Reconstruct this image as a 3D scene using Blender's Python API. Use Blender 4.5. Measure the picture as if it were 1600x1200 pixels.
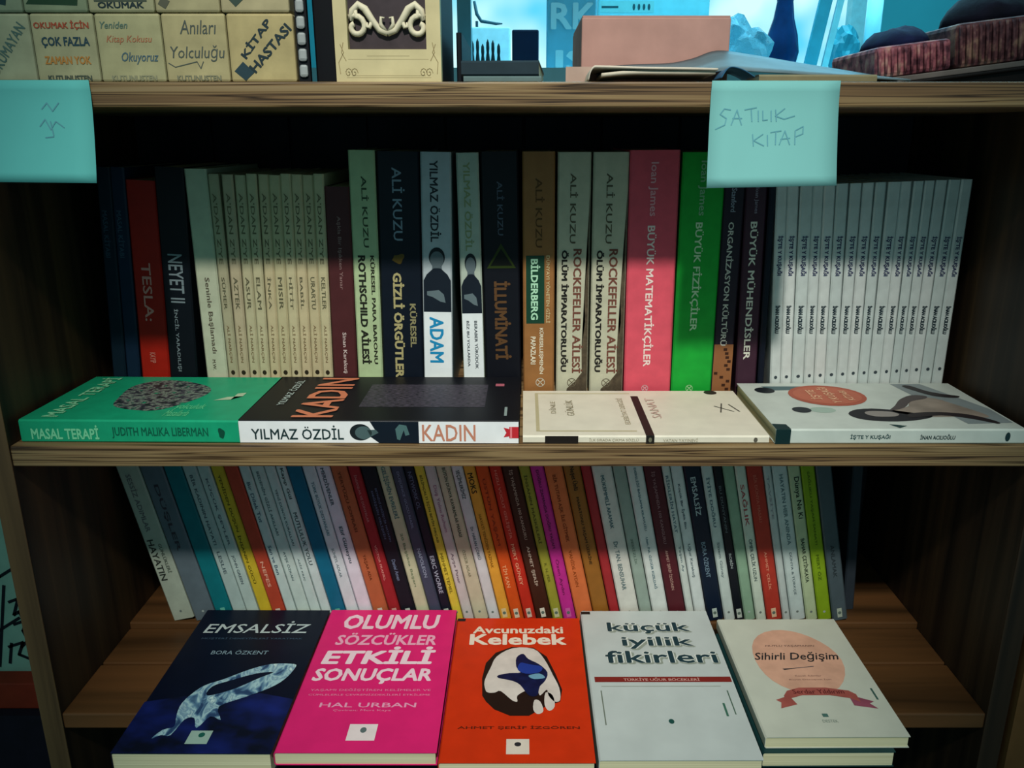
import bpy, bmesh, math, random
from mathutils import Matrix, Vector
random.seed(7)
scn = bpy.context.scene
for o in list(bpy.data.objects): bpy.data.objects.remove(o)

# ------------------------------------------------------------------ camera, world, lights
ZC, D, F, CX = 1.35, 0.55, 1275.0, 817.0
PITCH = math.radians(16.9)
cam_d = bpy.data.cameras.new('camera'); cam = bpy.data.objects.new('camera', cam_d)
scn.collection.objects.link(cam); scn.camera = cam
cam_d.sensor_width = 36.0; cam_d.lens = F/1600*36.0; cam_d.shift_x = -(CX-800)/1600
cam_d.clip_start = 0.01
cam.location = (0, -D, ZC); cam.rotation_euler = (math.radians(90)-PITCH, 0, 0)

w = bpy.data.worlds.new('room_light'); scn.world = w; w.use_nodes = True
w.node_tree.nodes['Background'].inputs[0].default_value = (0.30, 0.62, 0.66, 1)
w.node_tree.nodes['Background'].inputs[1].default_value = 0.40

def lamp(name, kind, loc, target, energy, color, **kw):
    d = bpy.data.lights.new(name, kind); d.energy = energy; d.color = color
    for k, v in kw.items(): setattr(d, k, v)
    o = bpy.data.objects.new(name, d); scn.collection.objects.link(o); o.location = loc
    o.rotation_euler = (Vector(target)-Vector(loc)).to_track_quat('-Z', 'Y').to_euler()
    return o
# ceiling spotlight behind the photographer, and cool daylight of the shop window behind the case
lamp('ceiling_spot', 'SPOT', (0.0, -1.62, ZC+1.62), (0.0, 0.06, ZC-0.22), 265, (1.0, 0.95, 0.86),
     spot_size=math.radians(22), spot_blend=1.0, shadow_soft_size=0.07)
lamp('window_daylight', 'AREA', (0.35, 1.25, ZC+0.75), (0.25, 0.1, ZC+0.05), 7.0, (0.22, 0.72, 1.0),
     shape='RECTANGLE', size=0.9, size_y=0.5)
lamp('background_fill', 'AREA', (0.35, 0.46, ZC+0.62), (0.4, 0.9, ZC+0.05), 12.0, (0.35, 0.82, 1.0), shape='RECTANGLE', size=0.9, size_y=0.1)  # added unseen fill, brightens the wall and the fronts behind the case
scn.view_settings.view_transform = 'Standard'; scn.view_settings.look = 'None'
scn.view_settings.exposure = 0.0; scn.view_settings.gamma = 1.0
scn.view_settings.use_curve_mapping = False

# ------------------------------------------------------------------ helpers
def ray(x, y):
    a, b = (x-CX)/F, (600-y)/F; c, s = math.cos(PITCH), math.sin(PITCH)
    return Vector((a, c+b*s, -s+b*c))
CAMP = Vector((0, -D, ZC))
def atY(x, y, Y):
    r = ray(x, y); return CAMP + r*((Y+D)/r.y)
def atZ(x, y, Z):
    r = ray(x, y); return CAMP + r*((Z-ZC)/r.z)

def lin(c):
    if isinstance(c, str):
        c = c.lstrip('#'); c = [int(c[i:i+2], 16)/255 for i in (0, 2, 4)]
    return tuple(((v+0.055)/1.055)**2.4 if v > 0.04045 else v/12.92 for v in c) + (1,)

MATS = {}
def mat(col, rough=0.55, var=0.10, scale=60, bump=0.0, metal=0, spec=0.18):
    key = (str(col), rough, var, scale, bump, metal, spec)
    if key in MATS: return MATS[key]
    m = bpy.data.materials.new('paint'); m.use_nodes = True; nt = m.node_tree
    b = nt.nodes['Principled BSDF']; b.inputs['Roughness'].default_value = rough
    b.inputs['Metallic'].default_value = metal; b.inputs['Specular IOR Level'].default_value = spec
    c = lin(col)
    if var > 0:
        tc = nt.nodes.new('ShaderNodeTexCoord'); n = nt.nodes.new('ShaderNodeTexNoise')
        n.inputs['Scale'].default_value = scale; n.inputs['Detail'].default_value = 4
        nt.links.new(tc.outputs['Object'], n.inputs['Vector'])
        r = nt.nodes.new('ShaderNodeValToRGB'); r.color_ramp.elements[0].position = .3; r.color_ramp.elements[1].position = .7
        r.color_ramp.elements[0].color = tuple(v*(1-var) for v in c[:3])+(1,)
        r.color_ramp.elements[1].color = tuple(min(1, v*(1+var)) for v in c[:3])+(1,)
        nt.links.new(n.outputs['Fac'], r.inputs['Fac']); nt.links.new(r.outputs['Color'], b.inputs['Base Color'])
        if bump:
            bp = nt.nodes.new('ShaderNodeBump'); bp.inputs['Strength'].default_value = bump; bp.inputs['Distance'].default_value = .002
            nt.links.new(n.outputs['Fac'], bp.inputs['Height']); nt.links.new(bp.outputs['Normal'], b.inputs['Normal'])
    else: b.inputs['Base Color'].default_value = c
    MATS[key] = m; return m

def ramp_mat(name, kind, cols, scale=(1, 1, 1), rough=0.6, detail=5, bump=0.0, tex_scale=10, distortion=0.0):
    """procedural: noise / wave / voronoi through a colour ramp; cols = [(pos, colour), ...]"""
    m = bpy.data.materials.new(name); m.use_nodes = True; nt = m.node_tree; b = nt.nodes['Principled BSDF']
    b.inputs['Roughness'].default_value = rough; b.inputs['Specular IOR Level'].default_value = .3
    tc = nt.nodes.new('ShaderNodeTexCoord'); mp = nt.nodes.new('ShaderNodeMapping'); mp.inputs['Scale'].default_value = scale
    nt.links.new(tc.outputs['Object'], mp.inputs['Vector'])
    if kind == 'noise':
        n = nt.nodes.new('ShaderNodeTexNoise'); n.inputs['Detail'].default_value = detail; n.inputs['Distortion'].default_value = distortion; out = n.outputs['Fac']
    elif kind == 'wave':
        n = nt.nodes.new('ShaderNodeTexWave'); n.inputs['Detail'].default_value = detail; n.inputs['Distortion'].default_value = distortion
        n.bands_direction = 'Z'; out = n.outputs['Fac']
    else:
        n = nt.nodes.new('ShaderNodeTexVoronoi'); out = n.outputs['Color']
    n.inputs['Scale'].default_value = tex_scale
    nt.links.new(mp.outputs[0], n.inputs['Vector'])
    r = nt.nodes.new('ShaderNodeValToRGB'); e = r.color_ramp.elements
    e[0].position = cols[0][0]; e[0].color = lin(cols[0][1]); e[1].position = cols[-1][0]; e[1].color = lin(cols[-1][1])
    for p, c in cols[1:-1]:
        x = e.new(p); x.color = lin(c)
    nt.links.new(out, r.inputs['Fac']); nt.links.new(r.outputs['Color'], b.inputs['Base Color'])
    if bump:
        bp = nt.nodes.new('ShaderNodeBump'); bp.inputs['Strength'].default_value = bump; bp.inputs['Distance'].default_value = .002
        nt.links.new(out, bp.inputs['Height']); nt.links.new(bp.outputs['Normal'], b.inputs['Normal'])
    return m

WOODC = [(.30, '#3a2a1a'), (.40, '#6e5436'), (.50, '#93754e'), (.60, '#7a5f3e'), (.66, '#a3845a'), (.80, '#8a6b45')]
WOODX = [(.30, '#5c4630'), (.38, '#6e563a'), (.42, '#2a1c10'), (.45, '#6e563a'), (.52, '#86704e'), (.57, '#3a2816'), (.59, '#7a6240'), (.70, '#8a7656')]
WOOD_X = ramp_mat('wood_along_x', 'noise', WOODX, (2.6, 30, 190), .5, 2, .15, 1.0, .5)
WOOD_XD = ramp_mat('wood_dark_planks', 'noise', [(.3, '#362412'), (.5, '#54391f'), (.7, '#684526')], (2, 35, 35), .5, 3, .15, 1.0, .4)
WOOD_Z = ramp_mat('wood_along_z', 'noise', [(.3, '#1a140e'), (.5, '#33261a'), (.7, '#463421')], (60, 60, 1.6), .5, 3, .15, 1.0, .4)  # panel wood darkened, shade on the inner sides put into the colour
EDGE_LIT = ramp_mat('lit_edge_wood', 'noise', [(.3, '#3c2c1c'), (.5, '#5c472e'), (.7, '#6c5436')], (60, 60, 3), .5, 3, .15, 1.0, .4)  # lighter copy of the panel wood, light on the front put into the colour
BACKM = ramp_mat('back_board', 'noise', [(.3, '#12131c'), (.7, '#20202c')], (30, 30, 2), .7, 3, 0, 1.0)
PAGE = ramp_mat('page_edges', 'noise', [(.3, '#c4bf98'), (.7, '#e0dcb8')], (2, 2, 900), .8, 2, .2, 1.0)

def link(o, parent=None):
    scn.collection.objects.link(o)
    if parent is not None: o.parent = parent
    return o
def obj(name, bm, m, parent=None, smooth=False):
    me = bpy.data.meshes.new(name)
    bmesh.ops.recalc_face_normals(bm, faces=bm.faces)
    bm.to_mesh(me); bm.free(); me.materials.append(m)
    if smooth:
        for p in me.polygons: p.use_smooth = True
    return link(bpy.data.objects.new(name, me), parent)
def thing(name, label, cat, M=None, group=None):
    o = bpy.data.objects.new(name, None); o.empty_display_size = .01; link(o)
    if M is not None: o.matrix_world = M
    return tag(o, label, cat, group)
def tag(o, label, cat, group=None):
    o['label'] = label; o['category'] = cat
    if group: o['group'] = group
    return o
def structure(o): o['kind'] = 'structure'; return o
def box(bm, x0, x1, y0, y1, z0, z1, bev=0.0):
    c = bmesh.ops.create_cube(bm, size=1)['verts']
    for v in c: v.co = Vector(((x0+x1)/2+v.co.x*(x1-x0), (y0+y1)/2+v.co.y*(y1-y0), (z0+z1)/2+v.co.z*(z1-z0)))
    if bev:
        ed = list({e for v in c for e in v.link_edges})
        bmesh.ops.bevel(bm, geom=ed, offset=bev, segments=2, affect='EDGES', profile=.5)
    return bm
def bx(*a, **k): return box(bmesh.new(), *a, **k)
def prism(pts, n, bm=None):
    """planar polygon pts extruded by vector n"""
    bm = bm or bmesh.new(); n = Vector(n)
    a = [bm.verts.new(p) for p in pts]; b = [bm.verts.new(Vector(p)+n) for p in pts]
    bm.faces.new(a); bm.faces.new(b[::-1])
    for i in range(len(a)):
        j = (i+1) % len(a); bm.faces.new((a[i], b[i], b[j], a[j]))
    return bm
def tube(bm, pts, r, seg=8):
    pts = [Vector(p) for p in pts]; rs = r if isinstance(r, (list, tuple)) else [r]*len(pts); rings = []
    up = Vector((0, 1, 0))
    for i, p in enumerate(pts):
        t = (pts[min(i+1, len(pts)-1)]-pts[max(i-1, 0)]).normalized()
        s = t.cross(up)
        if s.length < .01: s = t.cross(Vector((1, 0, 0)))
        s.normalize(); q = t.cross(s)
        rings.append([bm.verts.new(p+(s*math.cos(2*math.pi*k/seg)+q*math.sin(2*math.pi*k/seg))*rs[i]) for k in range(seg)])
    for A, B in zip(rings, rings[1:]):
        for k in range(seg): bm.faces.new((A[k], A[(k+1) % seg], B[(k+1) % seg], B[k]))
    bm.faces.new(rings[0][::-1]); bm.faces.new(rings[-1]); return bm
def lathe(bm, prof, cx=0, cy=0, seg=20):
    rings = [[bm.verts.new((cx+r*math.cos(2*math.pi*k/seg), cy+r*math.sin(2*math.pi*k/seg), z)) for k in range(seg)] for r, z in prof]
    for A, B in zip(rings, rings[1:]):
        for k in range(seg): bm.faces.new((A[k], A[(k+1) % seg], B[(k+1) % seg], B[k]))
    bm.faces.new(rings[0][::-1]); bm.faces.new(rings[-1]); return bm

TXT = {}
def text_mesh(s, bold, shear, align):
    k = (s, bold, shear, align)
    if k in TXT: return TXT[k]
    c = bpy.data.curves.new('t', 'FONT'); c.body = s; c.size = 1; c.shear = shear; c.resolution_u = 2
    c.align_x = align; c.space_line = .9
    o = bpy.data.objects.new('t', c); scn.collection.objects.link(o)
    dg = bpy.context.evaluated_depsgraph_get(); me = bpy.data.meshes.new_from_object(o.evaluated_get(dg))
    bpy.data.objects.remove(o); bpy.data.curves.remove(c)
    if bold > 0:      # heavier weight: overlapping shifted copies of the same flat glyphs
        b0 = bmesh.new()
        for k in range(8 if bold > .02 else 4):
            a = 2*math.pi*k/(8 if bold > .02 else 4)+.4; n0 = len(b0.verts); b0.from_mesh(me); b0.verts.ensure_lookup_table()
            for v in b0.verts[n0:]: v.co.z = k*1.2e-5; v.co.x += bold*math.cos(a); v.co.y += bold*math.sin(a)
        b0.to_mesh(me); b0.free()
    xs = [v.co.x for v in me.vertices]; ys = [v.co.y for v in me.vertices]
    x0, x1, y0, y1 = min(xs), max(xs), min(ys), max(ys)
    for v in me.vertices: v.co = ((v.co.x-(x0+x1)/2)/(x1-x0), (v.co.y-(y0+y1)/2)/(y1-y0), v.co.z)
    me.materials.clear(); TXT[k] = (me, {}); return TXT[k]

class Face:
    """a flat printed face: origin O, unit axes U, V, size w x h; print coordinates are fractions"""
    def __init__(s, parent, O, U, V, w, h):
        s.p, s.O, s.U, s.V, s.w, s.h = parent, Vector(O), Vector(U), Vector(V), w, h; s.N = s.U.cross(s.V)
    def M(s, cu, cv, su, sv, ang, lev):
        off = 0.00012*lev
        B = Matrix((s.U, s.V, s.N)).transposed().to_4x4()
        B.translation = s.O+s.U*(cu*s.w)+s.V*(cv*s.h)+s.N*off
        return B @ Matrix.Rotation(math.radians(ang), 4, 'Z') @ Matrix.Diagonal((su, sv, 1, 1))
    def text(s, t, u0, u1, v0, v1, col, bold=0.0, shear=0.0, ang=0, lev=2, name='lettering', align='CENTER', rough=.5):
        me0, var = text_mesh(t, bold, shear, align)
        if (col, rough) not in var:
            m2 = me0.copy(); m2.name = name; m2.materials.append(mat(col, rough, 0)); var[(col, rough)] = m2
        o = link(bpy.data.objects.new(name, var[(col, rough)]), s.p)
        o.matrix_local = s.M((u0+u1)/2, (v0+v1)/2, abs(u1-u0)*s.w, abs(v1-v0)*s.h, ang, lev); return o
    def poly(s, pts, m, lev=1, name='printed_shape'):
        if isinstance(m, str): m = mat(m, .5, 0.06)
        if name in ('printed_hand', 'printed_picture', 'printed_butterfly', 'printed_curve') and len(pts) > 3:   # rounded outline
            q = []; n = len(pts)
            for i in range(n):
                a, b, c, d = (Vector(pts[(i+k) % n]) for k in (-1, 0, 1, 2))
                for t in (0, .33, .66): q.append(tuple(.5*((2*b)+(c-a)*t+(2*a-5*b+4*c-d)*t*t+(3*b-a-3*c+d)*t**3)))
            pts = q
        bm = bmesh.new(); f = bm.faces.new([bm.verts.new((x*s.w, y*s.h, 0)) for x, y in pts])
        bmesh.ops.triangulate(bm, faces=[f])
        me = bpy.data.meshes.new(name); bm.to_mesh(me); bm.free(); me.materials.append(m)
        o = link(bpy.data.objects.new(name, me), s.p); o.matrix_local = s.M(0, 0, 1, 1, 0, lev); return o
    def rect(s, u0, u1, v0, v1, m, lev=1, name='printed_panel'):
        return s.poly([(u0, v0), (u1, v0), (u1, v1), (u0, v1)], m, lev, name)
    def oval(s, cu, cv, ru, rv, m, lev=1, name='printed_shape', n=28, wob=0, seed=1):
        R = random.Random(seed); ph = R.random()*6
        return s.poly([(cu+ru*math.cos(a)*(1+wob*math.sin(3*a+ph)), cv+rv*math.sin(a)*(1+wob*math.cos(2*a+ph))) for a in [2*math.pi*k/n for k in range(n)]], m, lev, name)
    def line(s, pts, wd, m, lev=2, name='lettering'):
        """pen strokes: list of polylines in fractions, width wd in metres"""
        if isinstance(m, str): m = mat(m, .6, 0)
        bm = bmesh.new()
        for pl in pts:
            q = [Vector((x*s.w, y*s.h, 0)) for x, y in pl]
            for a, b in zip(q, q[1:]):
                d = (b-a).normalized(); n = Vector((-d.y, d.x, 0))*wd/2; e = d*wd*.3
                bm.faces.new([bm.verts.new(v) for v in (a-n-e, b-n+e, b+n+e, a+n-e)])
        me = bpy.data.meshes.new(name); bm.to_mesh(me); bm.free(); me.materials.append(m)
        o = link(bpy.data.objects.new(name, me), s.p); o.matrix_local = s.M(0, 0, 1, 1, 0, lev); return o

# canonical paperback: x = cover width from the spine, y = cover height, z = thickness
def book_parts(root, W, H, T, cov, rough=.45, side=None, page=PAGE):
    c = .0005; k = min(.0012, T*.22)
    outer = [(W, 0), (k, 0), (0, k), (0, T-k), (k, T), (W, T)]
    inner = [(W, c), (k+c*.5, c), (c, k+c*.4), (c, T-k-c*.4), (k+c*.5, T-c), (W, T-c)]
    bm = bmesh.new()
    R = {}
    for nm, P in (('o', outer), ('i', inner)):
        for y in (0, H): R[nm, y] = [bm.verts.new((x, y, z)) for x, z in P]
    for i in range(5):
        bm.faces.new((R['o', 0][i], R['o', 0][i+1], R['o', H][i+1], R['o', H][i]))
        bm.faces.new((R['i', 0][i], R['i', 0][i+1], R['i', H][i+1], R['i', H][i]))
        for y in (0, H): bm.faces.new((R['o', y][i], R['o', y][i+1], R['i', y][i+1], R['i', y][i]))
    for i in (0, 5): bm.faces.new((R['o', 0][i], R['i', 0][i], R['i', H][i], R['o', H][i]))
    o = obj('cover', bm, cov if not isinstance(cov, str) else mat(cov, rough, .08, 90), root)
    if side is not None:
        o.data.materials.append(side)
        for p in o.data.polygons:
            if abs(p.normal.x) < .5 and abs(p.normal.z) > .9: p.material_index = 1
    obj('page_block', bx(c*1.2, W-.001, .0008, H-.0008, c*1.2, T-c*1.2), page, root)
    spine = Face(root, (0, H, 0), (0, -1, 0), (0, 0, 1), H, T)
    front = Face(root, (0, 0, T), (1, 0, 0), (0, 1, 0), W, H)
    return spine, front
def M_axes(X, Y, Z, loc):
    B = Matrix((X, Y, Z)).transposed().to_4x4(); B.translation = Vector(loc); return B
def standing(name, label, group, x, y, z, W, H, T, lean, cov, side=None, rough=.45):
    """spine towards the viewer; (x,y,z) is the bottom left corner of the spine, lean>0 tips the top to the left"""
    L = Matrix.Rotation(-lean, 4, 'Y')
    M = Matrix.Translation((x, y, z)) @ L @ M_axes((0, 1, 0), (0, 0, 1), (1, 0, 0), (0, 0, 0))
    r = thing(name, label, 'book', M, group)
    return (r,)+book_parts(r, W, H, T, cov, rough, side)

# ------------------------------------------------------------------ the room
Z_TOP, Z_TOPU = ZC+.033, ZC+.0175         # top board: upper and lower face
Z_MID, Z_MIDU = ZC-.214, ZC-.2300
Z_BOT = ZC-.444; Z_STEP = Z_BOT+.006
XL, XR = -.3705, .372
floor_m = ramp_mat('floor_tiles', 'noise', [(.3, '#2a2622'), (.7, '#3a342e')], (3, 3, 3), .4, 4, 0, 1)
structure(obj('floor', bx(-2.5, 2.5, -2.6, 1.9, -.05, 0), floor_m))
wm = ramp_mat('teal_wall', 'noise', [(.3, '#2b8c99'), (.7, '#3aa3b0')], (3, 3, 3), .7, 4, .1, 1)
WX0, WX1, WZ0, WZ1 = -.35, .83, 1.15, 2.2
bm = bmesh.new(); Y0, Y1 = 1.6, 1.7
box(bm, -2.5, WX0, Y0, Y1, 0, 2.8); box(bm, WX1, 2.5, Y0, Y1, 0, 2.8)
box(bm, WX0, WX1, Y0, Y1, 0, WZ0); box(bm, WX0, WX1, Y0, Y1, WZ1, 2.8)
structure(obj('wall_back', bm, wm))
# shop window: frame plus backlit pane
pane_m = bpy.data.materials.new('daylit_pane'); pane_m.use_nodes = True; nt = pane_m.node_tree; nt.nodes.clear()
e = nt.nodes.new('ShaderNodeEmission'); mo = nt.nodes.new('ShaderNodeOutputMaterial'); tc = nt.nodes.new('ShaderNodeTexCoord')
nz = nt.nodes.new('ShaderNodeTexNoise'); nz.inputs['Scale'].default_value = 5; nz.inputs['Detail'].default_value = 2
rp = nt.nodes.new('ShaderNodeValToRGB'); rp.color_ramp.elements[0].position = .35; rp.color_ramp.elements[1].position = .62
rp.color_ramp.elements[0].color = (.10, .62, .92, 1); rp.color_ramp.elements[1].color = (.62, 1.0, 1.0, 1)
nt.links.new(tc.outputs['Object'], nz.inputs['Vector']); nt.links.new(nz.outputs['Fac'], rp.inputs['Fac'])
nt.links.new(rp.outputs['Color'], e.inputs['Color']); e.inputs['Strength'].default_value = 1.15
nt.links.new(e.outputs[0], mo.inputs['Surface'])
wf = bmesh.new(); fm = mat('#8fd0da', .5)
for a in ((WX0, WX1, WZ0, WZ0+.04), (WX0, WX1, WZ1-.04, WZ1), (WX0, WX0+.04, WZ0+.04, WZ1-.04), (WX1-.04, WX1, WZ0+.04, WZ1-.04)):
    box(wf, a[0], a[1], 1.585, 1.64, a[2], a[3])
wo = structure(obj('window_1', wf, fm))
obj('pane', bx(WX0+.04, WX1-.04, 1.62, 1.626, WZ0+.04, WZ1-.04), pane_m, wo)

# ------------------------------------------------------------------ the bookcase
case = thing('bookcase', 'brown wood-grain bookcase filled with books, front and centre', 'bookcase', Matrix.Translation((0, 0, 0)))
TH = .0165; DEP = .27
obj('shelf_board', bx(XL-.3, XR+.3, 0, DEP, Z_TOPU, Z_TOP, bev=.0012), WOOD_X, case)
obj('shelf_board', bx(XL, XR, 0, DEP, Z_MIDU, Z_MID, bev=.0012), WOOD_X, case)
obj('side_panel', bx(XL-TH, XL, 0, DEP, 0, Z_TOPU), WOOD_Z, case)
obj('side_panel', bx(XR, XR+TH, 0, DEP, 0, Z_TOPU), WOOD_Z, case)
for a_, b_ in ((XL-TH, XL), (XR, XR+TH)): obj('front_edge_tone', bx(a_, b_, -.0012, 0, 0, Z_TOPU-.0002, bev=.0004), EDGE_LIT if a_ < 0 else WOOD_Z, case)  # added strips: left front painted as lit, right front as shaded
obj('back_panel', bx(XL, XR, DEP-.003, DEP, .05, Z_TOPU), BACKM, case)
NB = 10
for k in range(NB):
    a_ = XL+(XR-XL)*k/NB; b_ = XL+(XR-XL)*(k+1)/NB
    for z0_, z1_ in ((.097, Z_BOT-.0145), (Z_STEP, Z_MIDU), (Z_MID, Z_TOPU)):
        obj('back_board', bx(a_+.0012, b_-.0012, DEP-.0062-.001*(k % 2), DEP-.003, z0_, z1_, bev=.0006), BACKM, case)
obj('shelf_plank', bx(XL, XR, 0, .064, Z_BOT-.014, Z_BOT, bev=.0012), WOOD_XD, case)
obj('shelf_plank', bx(XL, XR, .0665, .119, Z_BOT-.014, Z_BOT, bev=.0012), WOOD_XD, case)
obj('shelf_plank', bx(XL, XR, .1195, DEP-.006, Z_BOT-.008, Z_STEP, bev=.0012), WOOD_XD, case)
obj('shelf_board', bx(XL, XR, 0, DEP-.006, .08, .096, bev=.0012), WOOD_X, case)

nb = thing('bookcase', 'second wooden bookcase standing against the right side, at the frame edge', 'bookcase', Matrix.Translation((XR+TH, 0, 0)))
obj('side_panel', bx(.004, .0205, -.004, DEP, 0, Z_TOPU-.002), mat('#6b4a2a', .5, .3, 25, .1), nb)
obj('side_panel', bx(.40, .4165, -.004, DEP, 0, Z_TOPU-.002), WOOD_Z, nb)
obj('shelf_board', bx(.0205, .40, 0, DEP, Z_BOT-.012, Z_BOT+.004, bev=.001), WOOD_X, nb)
obj('shelf_board', bx(.0205, .40, 0, DEP, Z_MIDU, Z_MID, bev=.001), WOOD_X, nb)
obj('back_panel', bx(.0205, .40, DEP-.006, DEP, .05, Z_TOPU-.002), BACKM, nb)
r = thing('book', 'pale green book lying on the neighbouring bookcase, at the right edge', 'book',
          M_axes((1, 0, 0), (0, 1, 0), (0, 0, 1), (XR+TH+.024, .004, Z_BOT+.0041)))
book_parts(r, .13, .19, .022, '#9db8a6')

# ------------------------------------------------------------------ middle shelf: standing books
PM = .120
PREV = []
def mid_book(xlb, xrb, xlt, yt, cov, label, texts=(), group='books standing on the middle shelf', yb=598, side=None, W=None):
    A = atY(xlb, yb, PM); B = atY(xrb, yb, PM); T_ = atY(xlt, yt, PM)
    lean = -math.atan2(T_.x-A.x, T_.z-A.z)
    x0 = A.x-math.tan(lean)*(Z_MID-A.z)
    thick = (B.x-A.x)*math.cos(lean)-.0003
    hh = T_.z-Z_MID; xt = x0-math.tan(lean)*hh
    if PREV:      # keep clear of the neighbour on the left, at the foot and at the head
        px, pt, pl, ph = PREV; m = min(hh, ph)
        x0 = max(x0, px+pt/math.cos(pl)+.0001)
        xm = x0+(xt-x0)*m/hh; need = px+pt/math.cos(pl)-math.tan(pl)*m+.0001+max(0, math.sin(pl))*0
        if xm < need: xt += (need-xm)*hh/m
        lean = math.atan2(x0-xt, hh)
    PREV[:] = [x0, thick, lean, hh]
    H = (T_.z-Z_MID)/math.cos(lean)
    z0 = Z_MID+.0001+(thick*math.sin(-lean) if lean < 0 else 0)
    r, sp, fr = standing('book', label, group, x0, PM+random.uniform(0, .0015), z0, W or .132, H, thick, lean, cov, side)
    s = lambda y: (y-yt)/(614-yt)
    for t in texts:
        if t[0] == 'fn': t[1](sp, s); continue
        txt, y0, y1, a0, a1, col = t[:6]; bold = t[6]+.012 if len(t) > 6 else 0.014
        sp.text(txt, s(y0), s(y1), a0, a1, col, bold)
    return r
pale = '#b9bda4'
mid_book(177, 198, 148, 262, '#10202e', 'dark blue thin book leftmost in the middle row, above the green flat book',
         [('MASAL KİTABI', 325, 395, .25, .7, '#33485a')])
mid_book(199, 220, 168, 262, '#12243a', 'dark navy thin book second from left, beside the red book in the middle row',
         [('MASAL KİTABI', 325, 395, .25, .7, '#3a5064')])
mid_book(222, 266, 189, 283, '#a01c10', 'red paperback standing in shadow near the left end of the middle row',
         [('TESLA:', 405, 495, .3, .62, '#d08a80'), ('KAYIP', 545, 562, .35, .55, '#c8786a')])
mid_book(267, 310, 239, 262, '#0c1018', 'black wide-spined book between the red book and the cream one',
         [('NEYET II', 390, 465, .25, .75, '#7d8a90'), ('İNCİL YARADILIŞI', 475, 575, .3, .48, '#7d8a90')])
mid_book(324, 357, 286, 264, pale, 'cream paperback with brown script title, taller left neighbour of the ten thin beige books',
         [('Seninle Başlamadı', 425, 545, .35, .62, '#5a5244'), ('M.W.', 555, 572, .35, .5, '#5a5244')])
beige_t = [323, 345, 365, 383, 402, 418, 434, 450, 468, 486, 503]
beige_b = [358, 374, 391, 407, 423, 439, 456, 472, 488, 505, 521]
beige_c = ['#a8a184', '#b3a588', '#b5ad8c', '#b8b08e', '#bcae8a', '#b7ad88', '#bcb28e', '#beb08c', '#b8ac88', '#b9b08c']
ttl = ['SÜMER', 'AZTEK', 'ASUR', 'ELAM', 'İNKA', 'MISIR', 'HİTİT', 'BABİL', 'URARTU', 'KELTLER']
ordn = ['first', 'second', 'third', 'fourth', 'fifth', 'sixth', 'seventh', 'eighth', 'ninth', 'tenth', 'eleventh', 'twelfth', 'thirteenth', 'fourteenth', 'fifteenth', 'sixteenth']
for i in range(10):
    mid_book(beige_b[i], beige_b[i+1], beige_t[i], 272+(i % 3), beige_c[i], f'thin beige paperback, {ordn[i]} from the left of the ten beside the maroon book',
             [("A'DAN Z'YE", 300, 405, .3, .68, '#6b664c'), (ttl[i], 425, 475, .3, .68, '#5d5a44'), ('ALİ NARÇIN', 500, 560, .3, .66, '#7a6648'),
              ('fn', lambda sp, s: sp.oval(s(576), .5, .011, .2, '#2a2418', 2, 'printed_mark'))],
             'thin beige paperbacks on the middle shelf')
mid_book(522, 559, 505, 292, '#4a2426', 'short maroon book with small script lettering, left of the pale green spine',
         [('Aşkla Bir Işıkken Yanar', 335, 445, .42, .6, '#8a6a68'), ('Sinan Karakuş', 512, 578, .42, .62, '#c9b8b4')])
mid_book(560, 599, 542, 235, '#a9bd92', 'pale green book with bold black double-line title, beside the maroon book',
         [('ALİ KUZU', 272, 378, .45, .72, '#3a4a34'), ('KÜRESEL PARA BARONU', 390, 562, .68, .86, '#2a2c20', .02),
          ('ROTHSCHILD AİLESİ', 390, 562, .2, .58, '#22241c', .03)])
def gold(sp, s):
    sp.oval(s(395), .45, .018, .16, '#5c4a1c', 2, 'printed_mark', wob=.3)
mid_book(600, 662, 587, 237, '#0c1420', 'black wide book with gold-green title, between the pale green and portrait spines',
         [('ALİ KUZU', 260, 368, .35, .65, '#7d90a0'), ('GİZLİ ÖRGÜTLER', 417, 585, .3, .58, '#a89f70', .03),
          ('KÜRESEL', 465, 535, .7, .88, '#8a8560', .02), ('fn', gold)])
def portrait(y_head, y0, y1, lower='#dfe6e8'):
    def f(sp, s):
        H = s(y1)-s(y0)
        sp.rect(s(y1), 1.0, 0.03, .97, lower, 1)
        sk = '#5d6a70'
        cy = s(y_head)
        sp.oval(cy, .5, .040, .27, '#1b2228', 2, 'printed_portrait')
        sp.oval(cy+.010, .5, .034, .23, sk, 3, 'printed_portrait')
        sp.poly([(cy+.02, .36), (cy+.075, .3), (cy+.075, .7), (cy+.02, .64)], sk, 1, 'printed_portrait')
        q = s(y0+(y1-y0)*.12)
        sp.poly([(q-.01, .38), (q+.015, .15), (q+.04, .04), (s(y1), .03), (s(y1), .97), (q+.04, .96), (q+.015, .85), (q-.01, .62)], '#141d28', 2, 'printed_portrait')
        m = s(y0+(y1-y0)*.62)
        sp.poly([(m-.012, .15), (m-.018, .55), (m+.0, .72), (m+.035, .78), (m+.03, .6), (m+.012, .35), (m+.004, .15)], '#5d6d72', 3, 'printed_portrait')
    return ('fn', f)
mid_book(663, 708, 656, 238, '#a9b3b8', 'white book with man portrait and large blue word at the foot of its spine',
         [('YILMAZ ÖZDİL', 250, 370, .3, .66, '#2c3036', .01), portrait(393, 405, 478), ('ADAM', 486, 560, .22, .70, '#1d87b8', .015)])
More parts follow.
